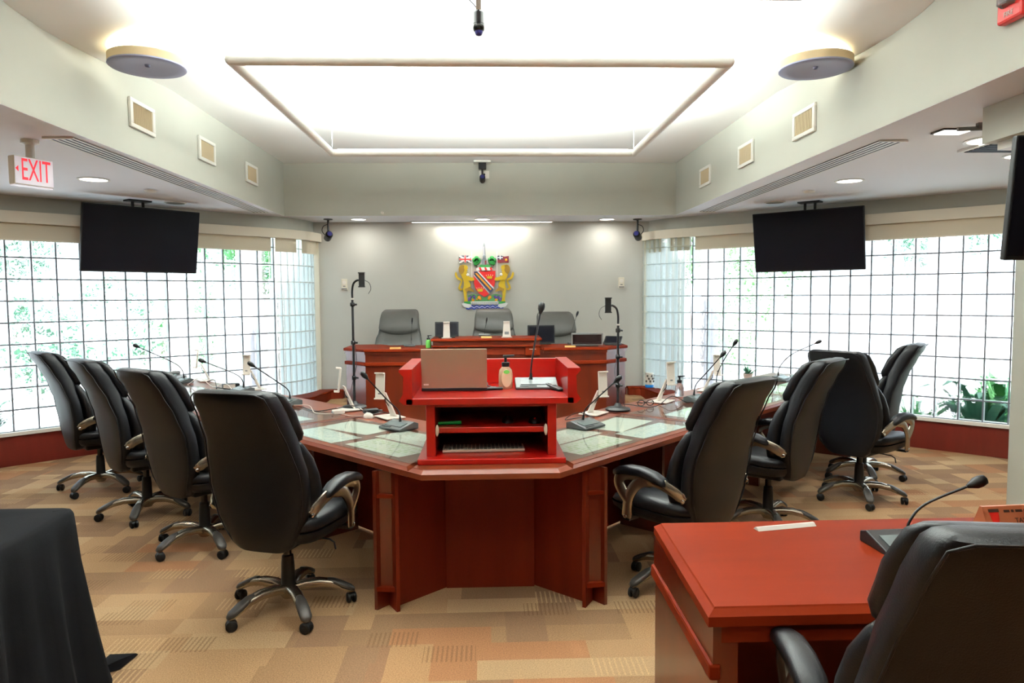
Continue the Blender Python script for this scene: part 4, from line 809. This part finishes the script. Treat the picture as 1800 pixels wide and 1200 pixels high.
# ------------------------------------------------------------------ executive chairs
def sup(w,d,n=4,k=32):   # rounded-rectangle ring in x,y
    out = []
    for i in range(k):
        a = 2*PI*i/k; c,s_ = cos(a),sin(a); out.append((w*math.copysign(abs(c)**(2/n),c), d*math.copysign(abs(s_)**(2/n),s_)))
    return out
def interp(tab,z):
    for (a,va),(b,vb) in zip(tab,tab[1:]):
        if z <= b: 
            t = (z-a)/(b-a); t = max(0,min(1,t)); t = t*t*(3-2*t)*.5+t*.5; return va+(vb-va)*t
    return tab[-1][1]
REAR = [(.36,-.215),(.46,-.238),(.60,-.250),(.75,-.272),(.90,-.322),(1.02,-.382),(1.10,-.430),(1.15,-.458)]   # y of the rear face
HW = [(.36,.135),(.44,.190),(.55,.235),(.66,.255),(.78,.250),(.90,.224),(1.02,.208),(1.10,.202),(1.15,.192)]
def make_chair(label,m,grey=False):
    t = thing('office_chair',label,'chair',(0,0,0),0,'black leather office chairs')
    # back shell
    rings = []
    zs = [.365,.372,.40,.46,.53,.60,.68,.76,.84,.91,.98,1.04,1.09,1.12,1.138,1.148]
    for i,z in enumerate(zs):
        hw,ry = interp(HW,z),interp(REAR,z); th = .085+.035*max(0,min(1,(z-.80)/.15))
        if i == 0: hw *= .80; th = .05
        if i == 1: hw *= .93; th = .07
        e = {13:(.985,.96),14:(.95,.82),15:(.86,.5)}.get(i,(1,1)); hw *= e[0]; d = th/2*e[1]
        cy = ry+th/2+.01*0
        rings.append([(x,cy+y+.018*(x/hw)**2*(1 if z > .42 else .4),z) for x,y in sup(hw,d,5)])
    sh = MB().loft(rings).build('back_shell',m,t,smooth=45)
    # piping round the rear face
    pp = []
    for s in (1,-1):
        zz = zs[1:14] if s > 0 else zs[13:0:-1]
        for z in zz:
            hw = interp(HW,z)*(.93 if z < .38 else 1)*(.985 if z > 1.115 else 1); pp.append((s*hw*.955,interp(REAR,z)+.004+.017,z))
        if s > 0: pp += [(x*.9,interp(REAR,1.138)+.012,1.140) for x in (.17,.06,-.06,-.17)]
    pp.append(pp[0]); MB().tube(pp,.0035,6).build('piping',m,sh,smooth=60)
    # front cushions: lumbar pad with two side pleats, head pad with a dipping lower seam
    rings = []
    for i,z in enumerate((.44,.455,.50,.57,.65,.73,.81,.87,.90,.91)):
        hw = interp(HW,z)*(.80,.92,1.0,1.03,1.04,1.03,1.0,.96,.90,.75)[i]; d = (.02,.035,.045,.05,.05,.048,.045,.04,.03,.015)[i]
        ry = interp(REAR,z)+.075+d; rings.append([(x,ry+y+.022*(x/hw)**2,z+(-.045*(1-(x/hw)**2) if z > .80 else 0)) for x,y in sup(hw,d,3.2)])
    lp = MB().loft(rings).build('lumbar_cushion',m,t,smooth=60)
    for s in (-1,1): MB().tube([(s*(.13+.02*((z-.5)/.35)),interp(REAR,z)+.172,z) for z in (.49,.56,.64,.72,.80)],.004,6).build('pleat',m,lp,smooth=60)
    rings = []
    for i,z in enumerate((.885,.90,.93,.98,1.03,1.08,1.115,1.135,1.142)):
        hw = interp(HW,z)*(.84,.95,1.0,1.02,1.03,1.02,.99,.93,.80)[i]; d = (.015,.032,.042,.046,.046,.044,.04,.03,.015)[i]
        ry = interp(REAR,z)+.095+d; rings.append([(x,ry+y+.012*(x/hw)**2,z-(.05*(1-(x/hw)**2)*max(0,(1.0-z)/.115))) for x,y in sup(hw,d,3.2)])
    MB().loft(rings).build('head_cushion',m,t,smooth=60)
    # seat
    rings = []
    for z,w_,d_,fr in ((.395,.20,.205,0),(.402,.235,.235,.005),(.43,.255,.255,.01),(.458,.262,.262,.012)):
        rings.append([(x,y+.055+(.01 if y > .1 else 0),z+(.02*max(0,y-.05)/.2 if z < .42 else 0)) for x,y in sup(w_,d_,5)])
    MB().loft(rings).build('seat_shell',m,t,smooth=45)
    rings = []
    for z,w_,d_ in ((.455,.240,.245),(.468,.262,.268),(.495,.266,.272),(.515,.255,.262),(.527,.21,.22),(.530,.12,.13)):
        rings.append([(x,y+.055,z-.05*max(0,(y-.12)/.15)**2*(1 if z > .47 else .2)-.014*(1-min(1,(x/.2)**2))*(1 if z > .52 else 0)) for x,y in sup(w_,d_,4.5)])
    MB().loft(rings).build('seat_cushion',m,t,smooth=60)
    for s in (-1,1):
        X = s*.285; az = lambda z: .4+(z-.4)*.905
        rings = []
        for y,w_,h_,z in ((-.115,.016,.010,.648),(-.10,.030,.020,.655),(-.04,.037,.026,.676),(.04,.038,.026,.690),(.12,.037,.025,.688),(.185,.034,.022,.672),(.215,.026,.016,.658),(.224,.012,.008,.652)):
            rings.append([(X+a,y,az(z)+b) for a,b in sup(w_,h_,2.6,18)])
        MB().loft(rings).build('armrest_pad',m,t,smooth=60)
        fl = (.30,1.0)
        upv = Vector((1,0,0))
        fr = MB().tube(smoothpath([(q[0],q[1],az(q[2])) for q in [(X*.93,-.205,.575),(X*.98,-.165,.612),(X,-.10,.640),(X,.0,.660),(X,.10,.664),(X,.17,.645),(X,.195,.60),(X,.165,.545),(X,.125,.505)]],5),[.024]*2+[.031]*80,10,(.40,1),upv).build('arm_frame','pewter',t,smooth=60)
        MB().tube(smoothpath([(q[0],q[1],az(q[2])) for q in [(X,-.045,.645),(X,.04,.635),(X,.095,.585),(X,.128,.52),(X*.985,.140,.455),(X*.965,.150,.405)]],5),[.024]*2+[.031]*80,10,(.40,1),upv).build('arm_brace','pewter',fr,smooth=60)
        for p in ((X*.93,-.203,az(.576)),(X*.965,.149,.408)): MB().lathe([(.001,-.013*0),(.011,0),(.011,.004),(.007,.007),(.001,.007)],(p[0]+s*.010,p[1],p[2]),12,Matrix.Rotation(s*PI/2,3,'Y')).build('arm_bolt','chrome',fr,smooth=40)
        MB().bx(X*.70 if s>0 else X*.97,X*.97 if s>0 else X*.70,.13,.17,.385,.402).build('arm_bracket','black_metal',t)
    # mechanism, column, base
    MB().bx(-.10,.10,-.12,.14,.345,.400).build('tilt_mechanism','black_plastic',t,bevel=.012)
    MB().tube([(.09,.03,.37),(.22,.03,.365),(.245,.03,.352),(.252,.03,.318)],.0045,8).build('height_lever','black_metal',t,smooth=60)
    MB().tube([(-.03,.14,.365),(-.03,.185,.33)],.012,10).build('tension_knob','chrome',t,smooth=60)
    MB().lathe([(.001,.215),(.020,.215),(.020,.35),(.001,.35)],(0,0,0),16).build('gas_column','black_gloss',t,smooth=40)
    MB().lathe([(.033,.10),(.035,.115),(.032,.235),(.028,.275),(.021,.28)],(0,0,0),20).build('column_cover','black_plastic',t,smooth=40)
    MB().lathe([(.001,.060),(.030,.062),(.046,.085),(.048,.112),(.038,.128),(.001,.130)],(0,0,0),20).build('base_hub','pewter',t,smooth=50)
    for k in range(5):
        a = R(90+36+72*k); d = Vector((cos(a),sin(a),0)); n = Vector((-sin(a),cos(a),0)); rings = []
        prof_ = ((.02,.030,.024,.106),(.08,.030,.024,.120),(.15,.028,.022,.122),(.21,.027,.020,.111),(.265,.027,.018,.090),(.305,.026,.015,.070),(.318,.017,.010,.064))
        for r_,w_,h_,z in prof_: rings.append([tuple(d*r_+n*x+Vector((0,0,z+y))) for x,y in sup(w_,h_,3,14)])
        lg = MB().loft(rings).build('base_leg','pewter',t,smooth=60)
        rings = []
        for r_,w_,h_,z in ((.19,.014,.012,.128),(.22,.0265,.017,.116),(.265,.029,.0165,.0955),(.305,.0275,.0145,.076),(.322,.015,.009,.066)): rings.append([tuple(d*r_+n*x+Vector((0,0,z+y))) for x,y in sup(w_,h_,3,14)])
        MB().loft(rings).build('foot_pad','pewter_dark',lg,smooth=60)
        c = d*.305; ca = a+.5+k*1.1; cn = Vector((-sin(ca),cos(ca),0)); Mw = Matrix.Rotation(ca,3,'Z')@Matrix.Rotation(PI/2,3,'X')
        cs = MB().tube([tuple(c+Vector((0,0,.072))),tuple(c+Vector((0,0,.048)))],.008,8).build('caster','chrome',t)
        for s in (-1,1): MB().lathe([(.001,-.009),(.020,-.010),(.0265,-.005),(.0265,.006),(.020,.011),(.001,.011)],tuple(c+cn*.0135*s+Vector((0,0,.0265))),16,Mw).build('caster_wheel','black_plastic',cs,smooth=40)
        MB().ball(tuple(c+Vector((0,0,.036))),.023,12,8,(1,1,.75)).build('caster_hood','black_plastic',cs,smooth=60)
    return t
proto = make_chair('black leather office chair nearest the lectern on the exit sign side, seen from behind','leather')
def put(o,x,y,bearing): o.location = (x,y,0); o.rotation_euler = (0,0,-R(bearing))
def turn_base(o,deg):
    for ch in o.children:
        if ch.name.startswith('base_leg') or (ch.name.startswith('caster')): ch.rotation_euler.z = R(deg)
put(proto,-1.0,3.50,18); turn_base(proto,-24)
chairs = [(-1.78,4.45,37,'black leather office chair second from the lectern on the exit sign side'),
 (-2.45,5.12,46,'black leather office chair third from the lectern on the exit sign side'),
 (-3.17,5.86,47,'black leather office chair at the far end of the exit sign side, against the glass'),
 (1.03,3.66,-38,'black leather office chair nearest the lectern on the pillar side, behind the small desk'),
 (1.87,4.60,-46,'black leather office chair second from the lectern on the pillar side'),
 (2.81,5.20,55,'black leather office chair turned away from the table before the pillar side glass'),
 (3.17,5.82,-50,'black leather office chair with tall back turned towards the table by the pillar side glass'),
 (1.015,1.53,8,'large black leather office chair tucked at the small desk in the corner of the view')]
for x,y,b,l in chairs:
    c = clone(proto,(x,y,0),-R(b),l)
    turn_base(c,{37:4,46:-17,47:38,-38:38,-46:20,55:-31,-50:10}.get(b,0))
    if y < 2:
        for ch in c.children:
            if ch.name.startswith(('armrest_pad','arm_frame')): ch.location.z += .03
gch = make_chair('grey-lit leather chair behind the dais on the exit sign side, head cushion facing the room','leather_grey_lit'); gch['group'] = 'chairs behind the dais'
gch.scale = (1.10,1,1); gch.location = (-1.06,8.42,.25); gch.rotation_euler = (0,0,PI-.02)
for x,y,z,l,a in ((.10,8.50,.25,'leather chair behind the raised centre of the dais below the crest',.03),(.87,8.45,.205,'leather chair behind the dais beside the dark laptops',.06)):
    c = clone(gch,(x,y,z-.0),PI+a,l)

# ------------------------------------------------------------------ dais desk
da = thing('dais_desk','long cherry dais desk with raised centre before the back wall','desk',(0,7.25,0))
YD = 0.0; ZD = 1.022
def dpr(poly,z0,z1,name,m,bev=0): return MB().prism([(x,y) for x,y in poly],z0,z1).build(name,m,da,bevel=bev)
dpr([(-1.235,0),(1.235,0),(1.235,.03),(-1.235,.03)],0,ZD-.03,'front_panel','wood')
for s in (-1,1):
    pl_ = [(s*1.235,0),(s*1.475,.24),(s*1.455,.26),(s*1.225,.03)]; dpr(pl_,0,ZD-.03,'angled_side','wood')
    dpr([(s*1.475,.24),(s*1.475,.72),(s*1.445,.72),(s*1.445,.25)],0,ZD-.03,'end_panel','wood_dark')
    dpr([(s*.585,-.03),(s*1.245,-.03),(s*1.50,.225),(s*1.50,.74),(s*1.16,.74),(s*1.06,.56),(s*.559,.56),(s*.559,.0),(s*.585,.0)],ZD-.028,ZD,'desk_top','wood_top',.006)
    dpr([(s*.585,-.018),(s*1.24,-.018),(s*1.49,.235),(s*1.475,.24),(s*1.235,0),(s*.585,0)],ZD-.055,ZD-.028,'top_moulding','wood')
    dpr([(s*.585,-.022),(s*1.242,-.022),(s*1.494,.230),(s*1.475,.24),(s*1.235,0),(s*.585,0)],.850,.888,'belt_moulding','wood_top',.008)
dpr([(-.585,-.022),(.585,-.022),(.585,0),(-.585,0)],.850,.888,'belt_moulding','wood_top',.008)
dpr([(-.558,.0),(.558,.0),(.558,.70),(-.558,.70)],ZD-.028,ZD,'desk_top','wood_top')
dpr([(-.565,-.06),(.565,-.06),(.565,.42),(-.565,.42)],1.098,1.125,'raised_top','wood_top',.006)
dpr([(-.545,-.04),(.545,-.04),(.545,.0),(-.545,.0)],1.045,1.098,'raised_fascia','wood',.004)
dpr([(-.555,-.048),(.555,-.048),(.555,0),(-.555,0)],1.038,1.052,'fascia_moulding','wood_top',.003)
for s in (-1,1): 
    b = MB().bx(s*.47-.075,s*.47+.075,-.035,0,.945,1.038).build('corner_block','wood_top',da,bevel=.003); MB().bx(s*.47-.035,s*.47+.035,-.038,-.034,1.008,1.013).build('inlay_line','valance',b)
MB().bx(-.39,.39,-.012,.0,.955,1.03).build('recessed_strip','wood_dark',da)
for s in (-1,1): MB().bx(s*.52-.02,s*.52+.02,.02,.40,.30,1.098).build('inner_support','wood_dark',da)
def on_dais(x,y,z): return (x,7.25+y,z)
for x,z,l in ((-.93,ZD,'brass name plate on the dais before the chair at the exit sign side'),(.0,1.125,'brass name plate on the raised centre of the dais'),(.86,ZD,'brass name plate on the dais beside the dark laptop')):
    t = thing('name_plate',l,'nameplate',on_dais(x,.02,z)); MB().loft([[(-.055,-.02,0),(.055,-.02,0),(.055,.02,0),(-.055,.02,0)],[(-.055,-.004,.018),(.055,-.004,.018),(.055,.006,.018),(-.055,.006,.018)]]).build('plate','brass',t)
mic(on_dais(-.82,.34,ZD),PI,[on_dais(-.80,.34,1.09),on_dais(-.80,.34,1.15),on_dais(-.795,.34,1.21),on_dais(-.79,.33,1.275)],'thin gooseneck microphone on the dais before the exit side chair',head=.009,sc=.6)
mic(on_dais(-.02,.34,1.125),PI,[on_dais(-.02,.34,1.15),on_dais(-.015,.34,1.19),on_dais(-.008,.34,1.23),on_dais(-.0,.33,1.275)],'thin gooseneck microphone on the raised centre of the dais',head=.009,sc=.6)
mic(on_dais(.95,.48,ZD),PI,[on_dais(.93,.48,1.09),on_dais(.935,.48,1.16),on_dais(.96,.48,1.25),on_dais(.985,.47,1.33)],'thin gooseneck microphone on the dais beside the pillar side chair',head=.012,sc=.6)
def flat_screen(loc,w,h,rz,tilt,label,m,name='monitor',cat='monitor',stand=True,frame='black_plastic'):
    t = thing(name,label,cat,loc,rz); M = Matrix.Rotation(tilt,3,'X'); c = M@Vector((0,0,h/2))
    MB().box((c.x,c.y,c.z+.012),(w,.016,h),0,M).build('back_cover',frame,t,bevel=.004); c2 = M@Vector((0,-.0095,h/2)); MB().box((c2.x,c2.y,c2.z+.012),(w-.03,.003,h-.03),0,M).build('rear_panel' if stand else 'screen',m,t)
    MB().bx(-w*.35,w*.35,-.02,.16,0,.012).build('base','black_plastic',t,bevel=.003); return t
flat_screen(on_dais(-.41,.12,1.125),.245,.155,0,R(-8),'black tablet back with white stand strip on the raised dais','screen_black','tablet','tablet')
t = thing('tablet_stand','white tablet stand in front of the black tablet on the raised dais','stand',on_dais(-.41,.07,1.125)); MB().bx(-.05,.05,-.04,.04,0,.006).build('base_plate','white_plastic',t); MB().loft([[(-.036,-.01,.006),(.036,-.01,.006),(.036,.002,.006),(-.036,.002,.006)],[(-.032,.012,.16),(.032,.012,.16),(.032,.024,.16),(-.032,.024,.16)]]).build('upright','white_plastic',t,bevel=.004); MB().bx(-.033,.033,.0,.045,.155,.167).build('top_hook','white_plastic',t)
t = thing('tablet_stand','white tablet stand alone on the raised dais before the centre chair','stand',on_dais(.21,.09,1.125)); MB().bx(-.055,.055,-.04,.04,0,.006).build('base_plate','white_plastic',t); MB().loft([[(-.045,-.012,.006),(.045,-.012,.006),(.036,.0,.006),(-.036,.0,.006)],[(-.032,.012,.16),(.032,.012,.16),(.032,.024,.16),(-.032,.024,.16)]]).build('upright','white_plastic',t,bevel=.004); MB().bx(-.033,.033,.0,.045,.155,.167).build('top_hook','white_plastic',t); MB().bx(-.022,.022,-.008,-.004,.02,.06).build('panel_badge','grey_plastic',t)
pump_bottle('hand_pump','small pump bottle with dark top against the raised part of the dais',on_dais(-.60,.10,ZD),.14,'label_green','black_plastic')
flat_screen(on_dais(.60,.49,ZD),.30,.20,R(6),R(-5),'tall dark laptop lid on the dais beside the raised centre','screen_black','laptop','laptop')
flat_screen(on_dais(1.05,.12,ZD),.33,.13,R(-3),R(8),'grey-framed laptop lid with dark panel on the dais','gloss_screen','laptop','laptop',True,'grey_plastic')
flat_screen(on_dais(1.33,.25,ZD),.19,.12,R(-28),R(-50),'dark tablet tilted back at the end of the dais','screen_black','tablet','tablet')

# ------------------------------------------------------------------ small desk with the name plate
dk = thing('side_desk','small cherry desk with clear top in the near corner of the view','desk',(0,0,0))
dx0,dx1,dy0,dy1 = .560,2.02,1.745,2.462
top_slab(MB(),[(dx0,dy0),(dx1,dy0),(dx1,dy1),(dx0+.03,dy1)],bev=.022).build('desk_top','wood_top',dk)
MB().bx(dx0+.03,dx1-.03,dy0+.018,dy0+.045,.655,.70).build('front_rail','wood_dark',dk)
for a,b in ((dx0+.032,dx0+.085),(dx1-.085,dx1-.032)): MB().bx(a,b,dy0+.02,dy1-.02,0,.70).build('side_panel','wood',dk)
MB().prism([(dx0+.008,dy0+.012),(dx0+.04,dy0+.012),(dx0+.055,dy1-.005),(dx0+.018,dy1-.005)],.555,.60).build('side_moulding','wood_top',dk,bevel=.008)
MB().prism([(dx0+.018,dy0+.016),(dx0+.04,dy0+.016),(dx0+.055,dy1-.012),(dx0+.028,dy1-.012)],.60,.70).build('upper_side','wood',dk)
MB().bx(dx0+.085,dx1-.085,dy1-.05,dy1-.03,.10,.70).build('modesty_panel','wood_dark',dk)
t = thing('paper_strip','narrow white folded strip lying near the far edge of the small desk','strip',(1.025,2.37,.7505),R(11)); MB().loft([[(-.112,-.016,0),(.112,-.016,0),(.112,.016,0),(-.112,.016,0)],[(-.112,-.004,.010),(.112,-.004,.010),(.112,.004,.010),(-.112,.004,.010)]]).build('strip','paper',t)
mic((1.315,2.16,.7505),.05,[(1.335,2.17,.79),(1.34,2.17,.83),(1.39,2.17,.885),(1.53,2.165,.945)],'gooseneck microphone on the small desk leaning towards the name plate',head=.018,bm='black_plastic')
t = thing('desk_name_plate','copper desk name plate with small crest at the edge of the view','nameplate',(1.86,2.36,.7505),R(4))
MB().loft([[(-.16,-.035,0),(.16,-.035,0),(.16,.035,0),(-.16,.035,0)],[(-.16,-.004,.068),(.16,-.004,.068),(.16,.006,.068),(-.16,.006,.068)]]).build('plate','copper_plate',t)
ti = math.atan2(.031,.068)
def onp(x,h): return (x,-.035+.031*h/.068-.0012,h)
MB().add([(-.140,*onp(0,.058)[1:]),(-.105,*onp(0,.058)[1:]),(-.107,*onp(0,.030)[1:]),(-.113,*onp(0,.014)[1:]),(-.132,*onp(0,.014)[1:]),(-.138,*onp(0,.030)[1:])],[(0,1,2,3,4,5)]).build('crest_mark','fire_red',t)
MB().add([(-.142,onp(0,.060)[1]-.0006,.060),(-.103,onp(0,.060)[1]-.0006,.060),(-.103,onp(0,.050)[1]-.0006,.050),(-.142,onp(0,.050)[1]-.0006,.050)],[(0,1,2,3)]).build('crest_band','dark_text',t)
text('letters','TAYA',.024,'dark_text',t,onp(-.022,.022),(PI/2-ti,0,0),.0004,sx=.95)
mb = MB()
for k,wd in enumerate((.022,.010,.026,.018)):
    x = -.085+sum((.022,.010,.026,.018)[:k])+k*.006
    p = onp(x,.048); q = onp(x,.056); mb.add([(x,p[1],p[2]),(x+wd,p[1],p[2]),(x+wd,q[1],q[2]),(x,q[1],q[2])],[(0,1,2,3)])
mb.build('small_lettering','dark_text',t)

# ------------------------------------------------------------------ table under a black cloth
bt = thing('cloth_table','table draped to the floor in a black cloth at the near corner','table',(-2.45,2.36,0))
tx,ty_ = .86,.40
MB().bx(-tx+.02,tx-.02,-ty_+.02,ty_-.02,.715,.742).build('table_board','grey_plastic',bt)
for sx in (-1,1):
    for sy in (-1,1): MB().tube([(sx*(tx-.1),sy*(ty_-.08),0),(sx*(tx-.1),sy*(ty_-.08),.716)],.016,10).build('leg','black_metal',bt)
# cloth: rounded-corner rings, draping out in folds
N_ = 160; rings = []
def rrect(k,hx,hy,r):
    # perimeter parametrised evenly
    L_ = [2*(hx-r),PI*r/2,2*(hy-r),PI*r/2]*2; tot = sum(L_); d = tot*k/N_; 
    cs_ = [(hx-r,-hy+r),(hx-r,hy-r),(-hx+r,hy-r),(-hx+r,-hy+r)]; st = [(-hx+r,-hy),(hx,-hy+r),(hx-r,hy),(-hx,hy-r)]; dr = [(1,0),(0,1),(-1,0),(0,-1)]
    i = 0
    while d > L_[i%8] and i < 7: d -= L_[i]; i += 1
    e = i//2
    if i%2 == 0: p = (st[e][0]+dr[e][0]*d,st[e][1]+dr[e][1]*d); n = (dr[e][1],-dr[e][0]); cr = 0
    else:
        a = -PI/2+e*PI/2+d/r; c = cs_[e]; p = (c[0]+r*cos(a),c[1]+r*sin(a)); n = (cos(a),sin(a)); cr = sin(d/r*2)
    return p,n,cr
for z,off,am in ((.745,-.5,0),(.752,-.06,0),(.752,-.012,0),(.748,.0,0),(.735,.008,.0),(.68,.012,.004),(.55,.018,.012),(.40,.03,.018),(.22,.045,.024),(.08,.06,.03),(.008,.072,.034)):
    ring = []
    for k in range(N_):
        p,n,cr = rrect(k,tx,ty_,.05)
        if off < -.1: ring.append((p[0]*.5,p[1]*.5,z)); continue
        o = off+am*sin(k*.55)+am*.6*sin(k*1.31+1)+(cr*.16*(.75-z)/.75 if cr > 0 else 0)*.6
        ring.append((p[0]+n[0]*o,p[1]+n[1]*o,z))
    rings.append(ring)
mbc = MB(); mbc.loft(rings,False); mbc.f.append(tuple(range(N_-1,-1,-1))); mbc.build('black_cloth','cloth_black',bt,smooth=60)
MB().loft([[(.80,.50,.004),(.90,.58,.004),(.92,.70,.006),(.82,.66,.004)],[(.80,.50,.02),(.90,.58,.045),(.91,.70,.012),(.82,.66,.03)]]).build('cloth_tail','cloth_black',bt,smooth=60)

# ------------------------------------------------------------------ outdoors, seen through the glass blocks
go = MB(); go.add([(-40,-20,-.12),(40,-20,-.12),(40,60,-.12),(-40,60,-.12)],[(0,1,2,3)]); struct(go.build('ground_outside','exterior_ground'))
def column(x,y,r,l):
    t = thing('porch_column',l,'column',(x,y,-.12)); MB().lathe([(r,.1),(r,3.6)],(0,0,0),24).build('shaft','exterior_column',t,smooth=50); MB().lathe([(r*1.3,0),(r*1.3,.08),(r*1.1,.12),(r,.14)],(0,0,0),24).build('footing','exterior_column',t,smooth=40); MB().lathe([(r,3.5),(r*1.25,3.55),(r*1.25,3.65)],(0,0,0),24).build('capital','exterior_column',t)
column(-4.05,9.7,.115,'pale round porch column outside the exit side glass, further from the back wall'); column(-3.02,9.35,.115,'pale round porch column outside the exit side glass, near its curve')
column(3.0,9.45,.12,'pale round porch column outside the pillar side glass, near its curve'); column(5.62,8.6,.15,'pale round porch column outside the pillar side glass, beyond the television')
def foliage(rnd,c,rad,n,l,mat_,parent,flat=1.0):
    mb = MB()
    for k in range(n):
        a,b = rnd.uniform(0,2*PI),math.asin(rnd.uniform(-1,1)); q = rad[0]*rnd.uniform(.35,1)**.5; p = Vector((c[0]+q*cos(a)*cos(b),c[1]+q*sin(a)*cos(b),c[2]+rad[1]*sin(b)*rnd.uniform(.5,1)))
        e = Vector((rnd.uniform(-1,1),rnd.uniform(-1,1),rnd.uniform(-.7,.7))).normalized(); f = e.cross(Vector((rnd.uniform(-1,1),rnd.uniform(-1,1),rnd.uniform(-1,1)))).normalized(); s = l*rnd.uniform(.6,1.3)
        mb.add([p,p+e*s*.5+f*s*.22,p+e*s,p+e*s*.5-f*s*.22],[(0,1,2,3)])
    o = mb.build('foliage',mat_,parent); o['kind'] = 'stuff'; return o
rnd = random.Random(11)
def tree(x,y,h,r,m,l):
    t = thing('garden_tree',l,'tree',(x,y,-.12)); MB().tube(smoothpath([(0,0,0),(.06,.03,h*.3),(-.04,.05,h*.6),(.02,0,h*.85)]),[.13-.1*k/18 for k in range(19)],8).build('trunk','bark',t,smooth=60); foliage(rnd,(0,0,h*.72),(r,h*.34),900,.26,m,t)
for k,(x,y,h,r,m) in enumerate(((-10.2,15.5,4.6,1.45,'leaf_b'),(-7.4,16.6,5.2,1.35,'leaf_a'),(-5.2,16.2,4.4,1.0,'leaf_b'),(-4.1,13.2,4.4,.95,'leaf_a'),(-11.8,12.6,3.6,1.3,'leaf_b'),(6.6,15.4,4.6,1.05,'leaf_c'),(8.9,13.9,4.9,1.4,'leaf_b'),(4.4,15.6,4.6,1.2,'leaf_c'))):
    tree(x,y,h,r,m,('first garden tree outside the exit side glass, counted from the exit sign','second garden tree outside the exit side glass, counted from the exit sign','third garden tree behind the exit side porch columns','garden tree seen between the two exit side porch columns','low garden tree beyond the end of the exit side glass','garden tree outside the pillar side glass, nearer the television','garden tree outside the pillar side glass, behind the far column','garden tree outside the pillar side glass, nearest its curve')[k])
def fern(x,y,n,l,m,lab):
    t = thing('garden_fern',lab,'plant',(x,y,-.12)); mb = MB()
    for k in range(n):
        a = rnd.uniform(0,2*PI); ln = l*rnd.uniform(.7,1.2); d = Vector((cos(a),sin(a),0)); nn = Vector((-sin(a),cos(a),0)); up = rnd.uniform(.9,2.3); pts = []
        for j in range(6):
            u = j/5; pts.append((d*ln*u*.8+Vector((0,0,ln*up*(u-.62*u*u))), .05*ln*math.sin(PI*min(1,u*.9+.08))+.004))
        for j in range(5):
            (p,w0),(q,w1) = pts[j],pts[j+1]; mb.add([p+nn*w0,p-nn*w0,q-nn*w1,q+nn*w1],[(0,1,2,3)])
    o = mb.build('fronds',m,t); o['kind'] = 'stuff'; MB().lathe([(.06,0),(.05,.1),(.001,.12)],(0,0,0),10).build('crown_stub','bark',t)
for x,y,n,l,m,lab in ((5.8,6.8,44,.80,'leaf_a','arching green fern outside the pillar side glass next to the pillar'),(5.22,7.22,52,.85,'leaf_b','arching fern outside the pillar side glass, second from the pillar'),(4.74,7.64,40,.62,'leaf_a','arching fern outside the pillar side glass, third from the pillar'),(5.75,7.55,44,.95,'leaf_a','tall fern behind the second fern by the pillar side glass'),(-5.25,7.3,40,.75,'leaf_b','arching fern outside the outer end of the exit side glass')): fern(x,y,n,l,m,lab)
def bush(x,y,r,h,m,l):
    t = thing('garden_bush',l,'bush',(x,y,-.12)); foliage(rnd,(0,0,h*.5),(r,h*.5),520,.17,m,t); MB().tube([(0,0,0),(.03,0,h*.3),(0,.02,h*.5)],[.03,.022,.015],7).build('stem','bark',t)
for x,y,r,h,m,l in ((-6.9,11.2,.55,1.9,'leaf_b','bluish bush outside the glass below the exit side television'),(-5.6,10.9,.6,2.3,'leaf_b','taller bush outside the exit side glass beside the television'),(-4.75,11.6,.45,2.2,'leaf_a','narrow bush outside the exit side glass before the columns'),(4.1,11.4,.5,2.6,'leaf_c','pale bush outside the pillar side glass below the television')): bush(x,y,r,h,m,l)
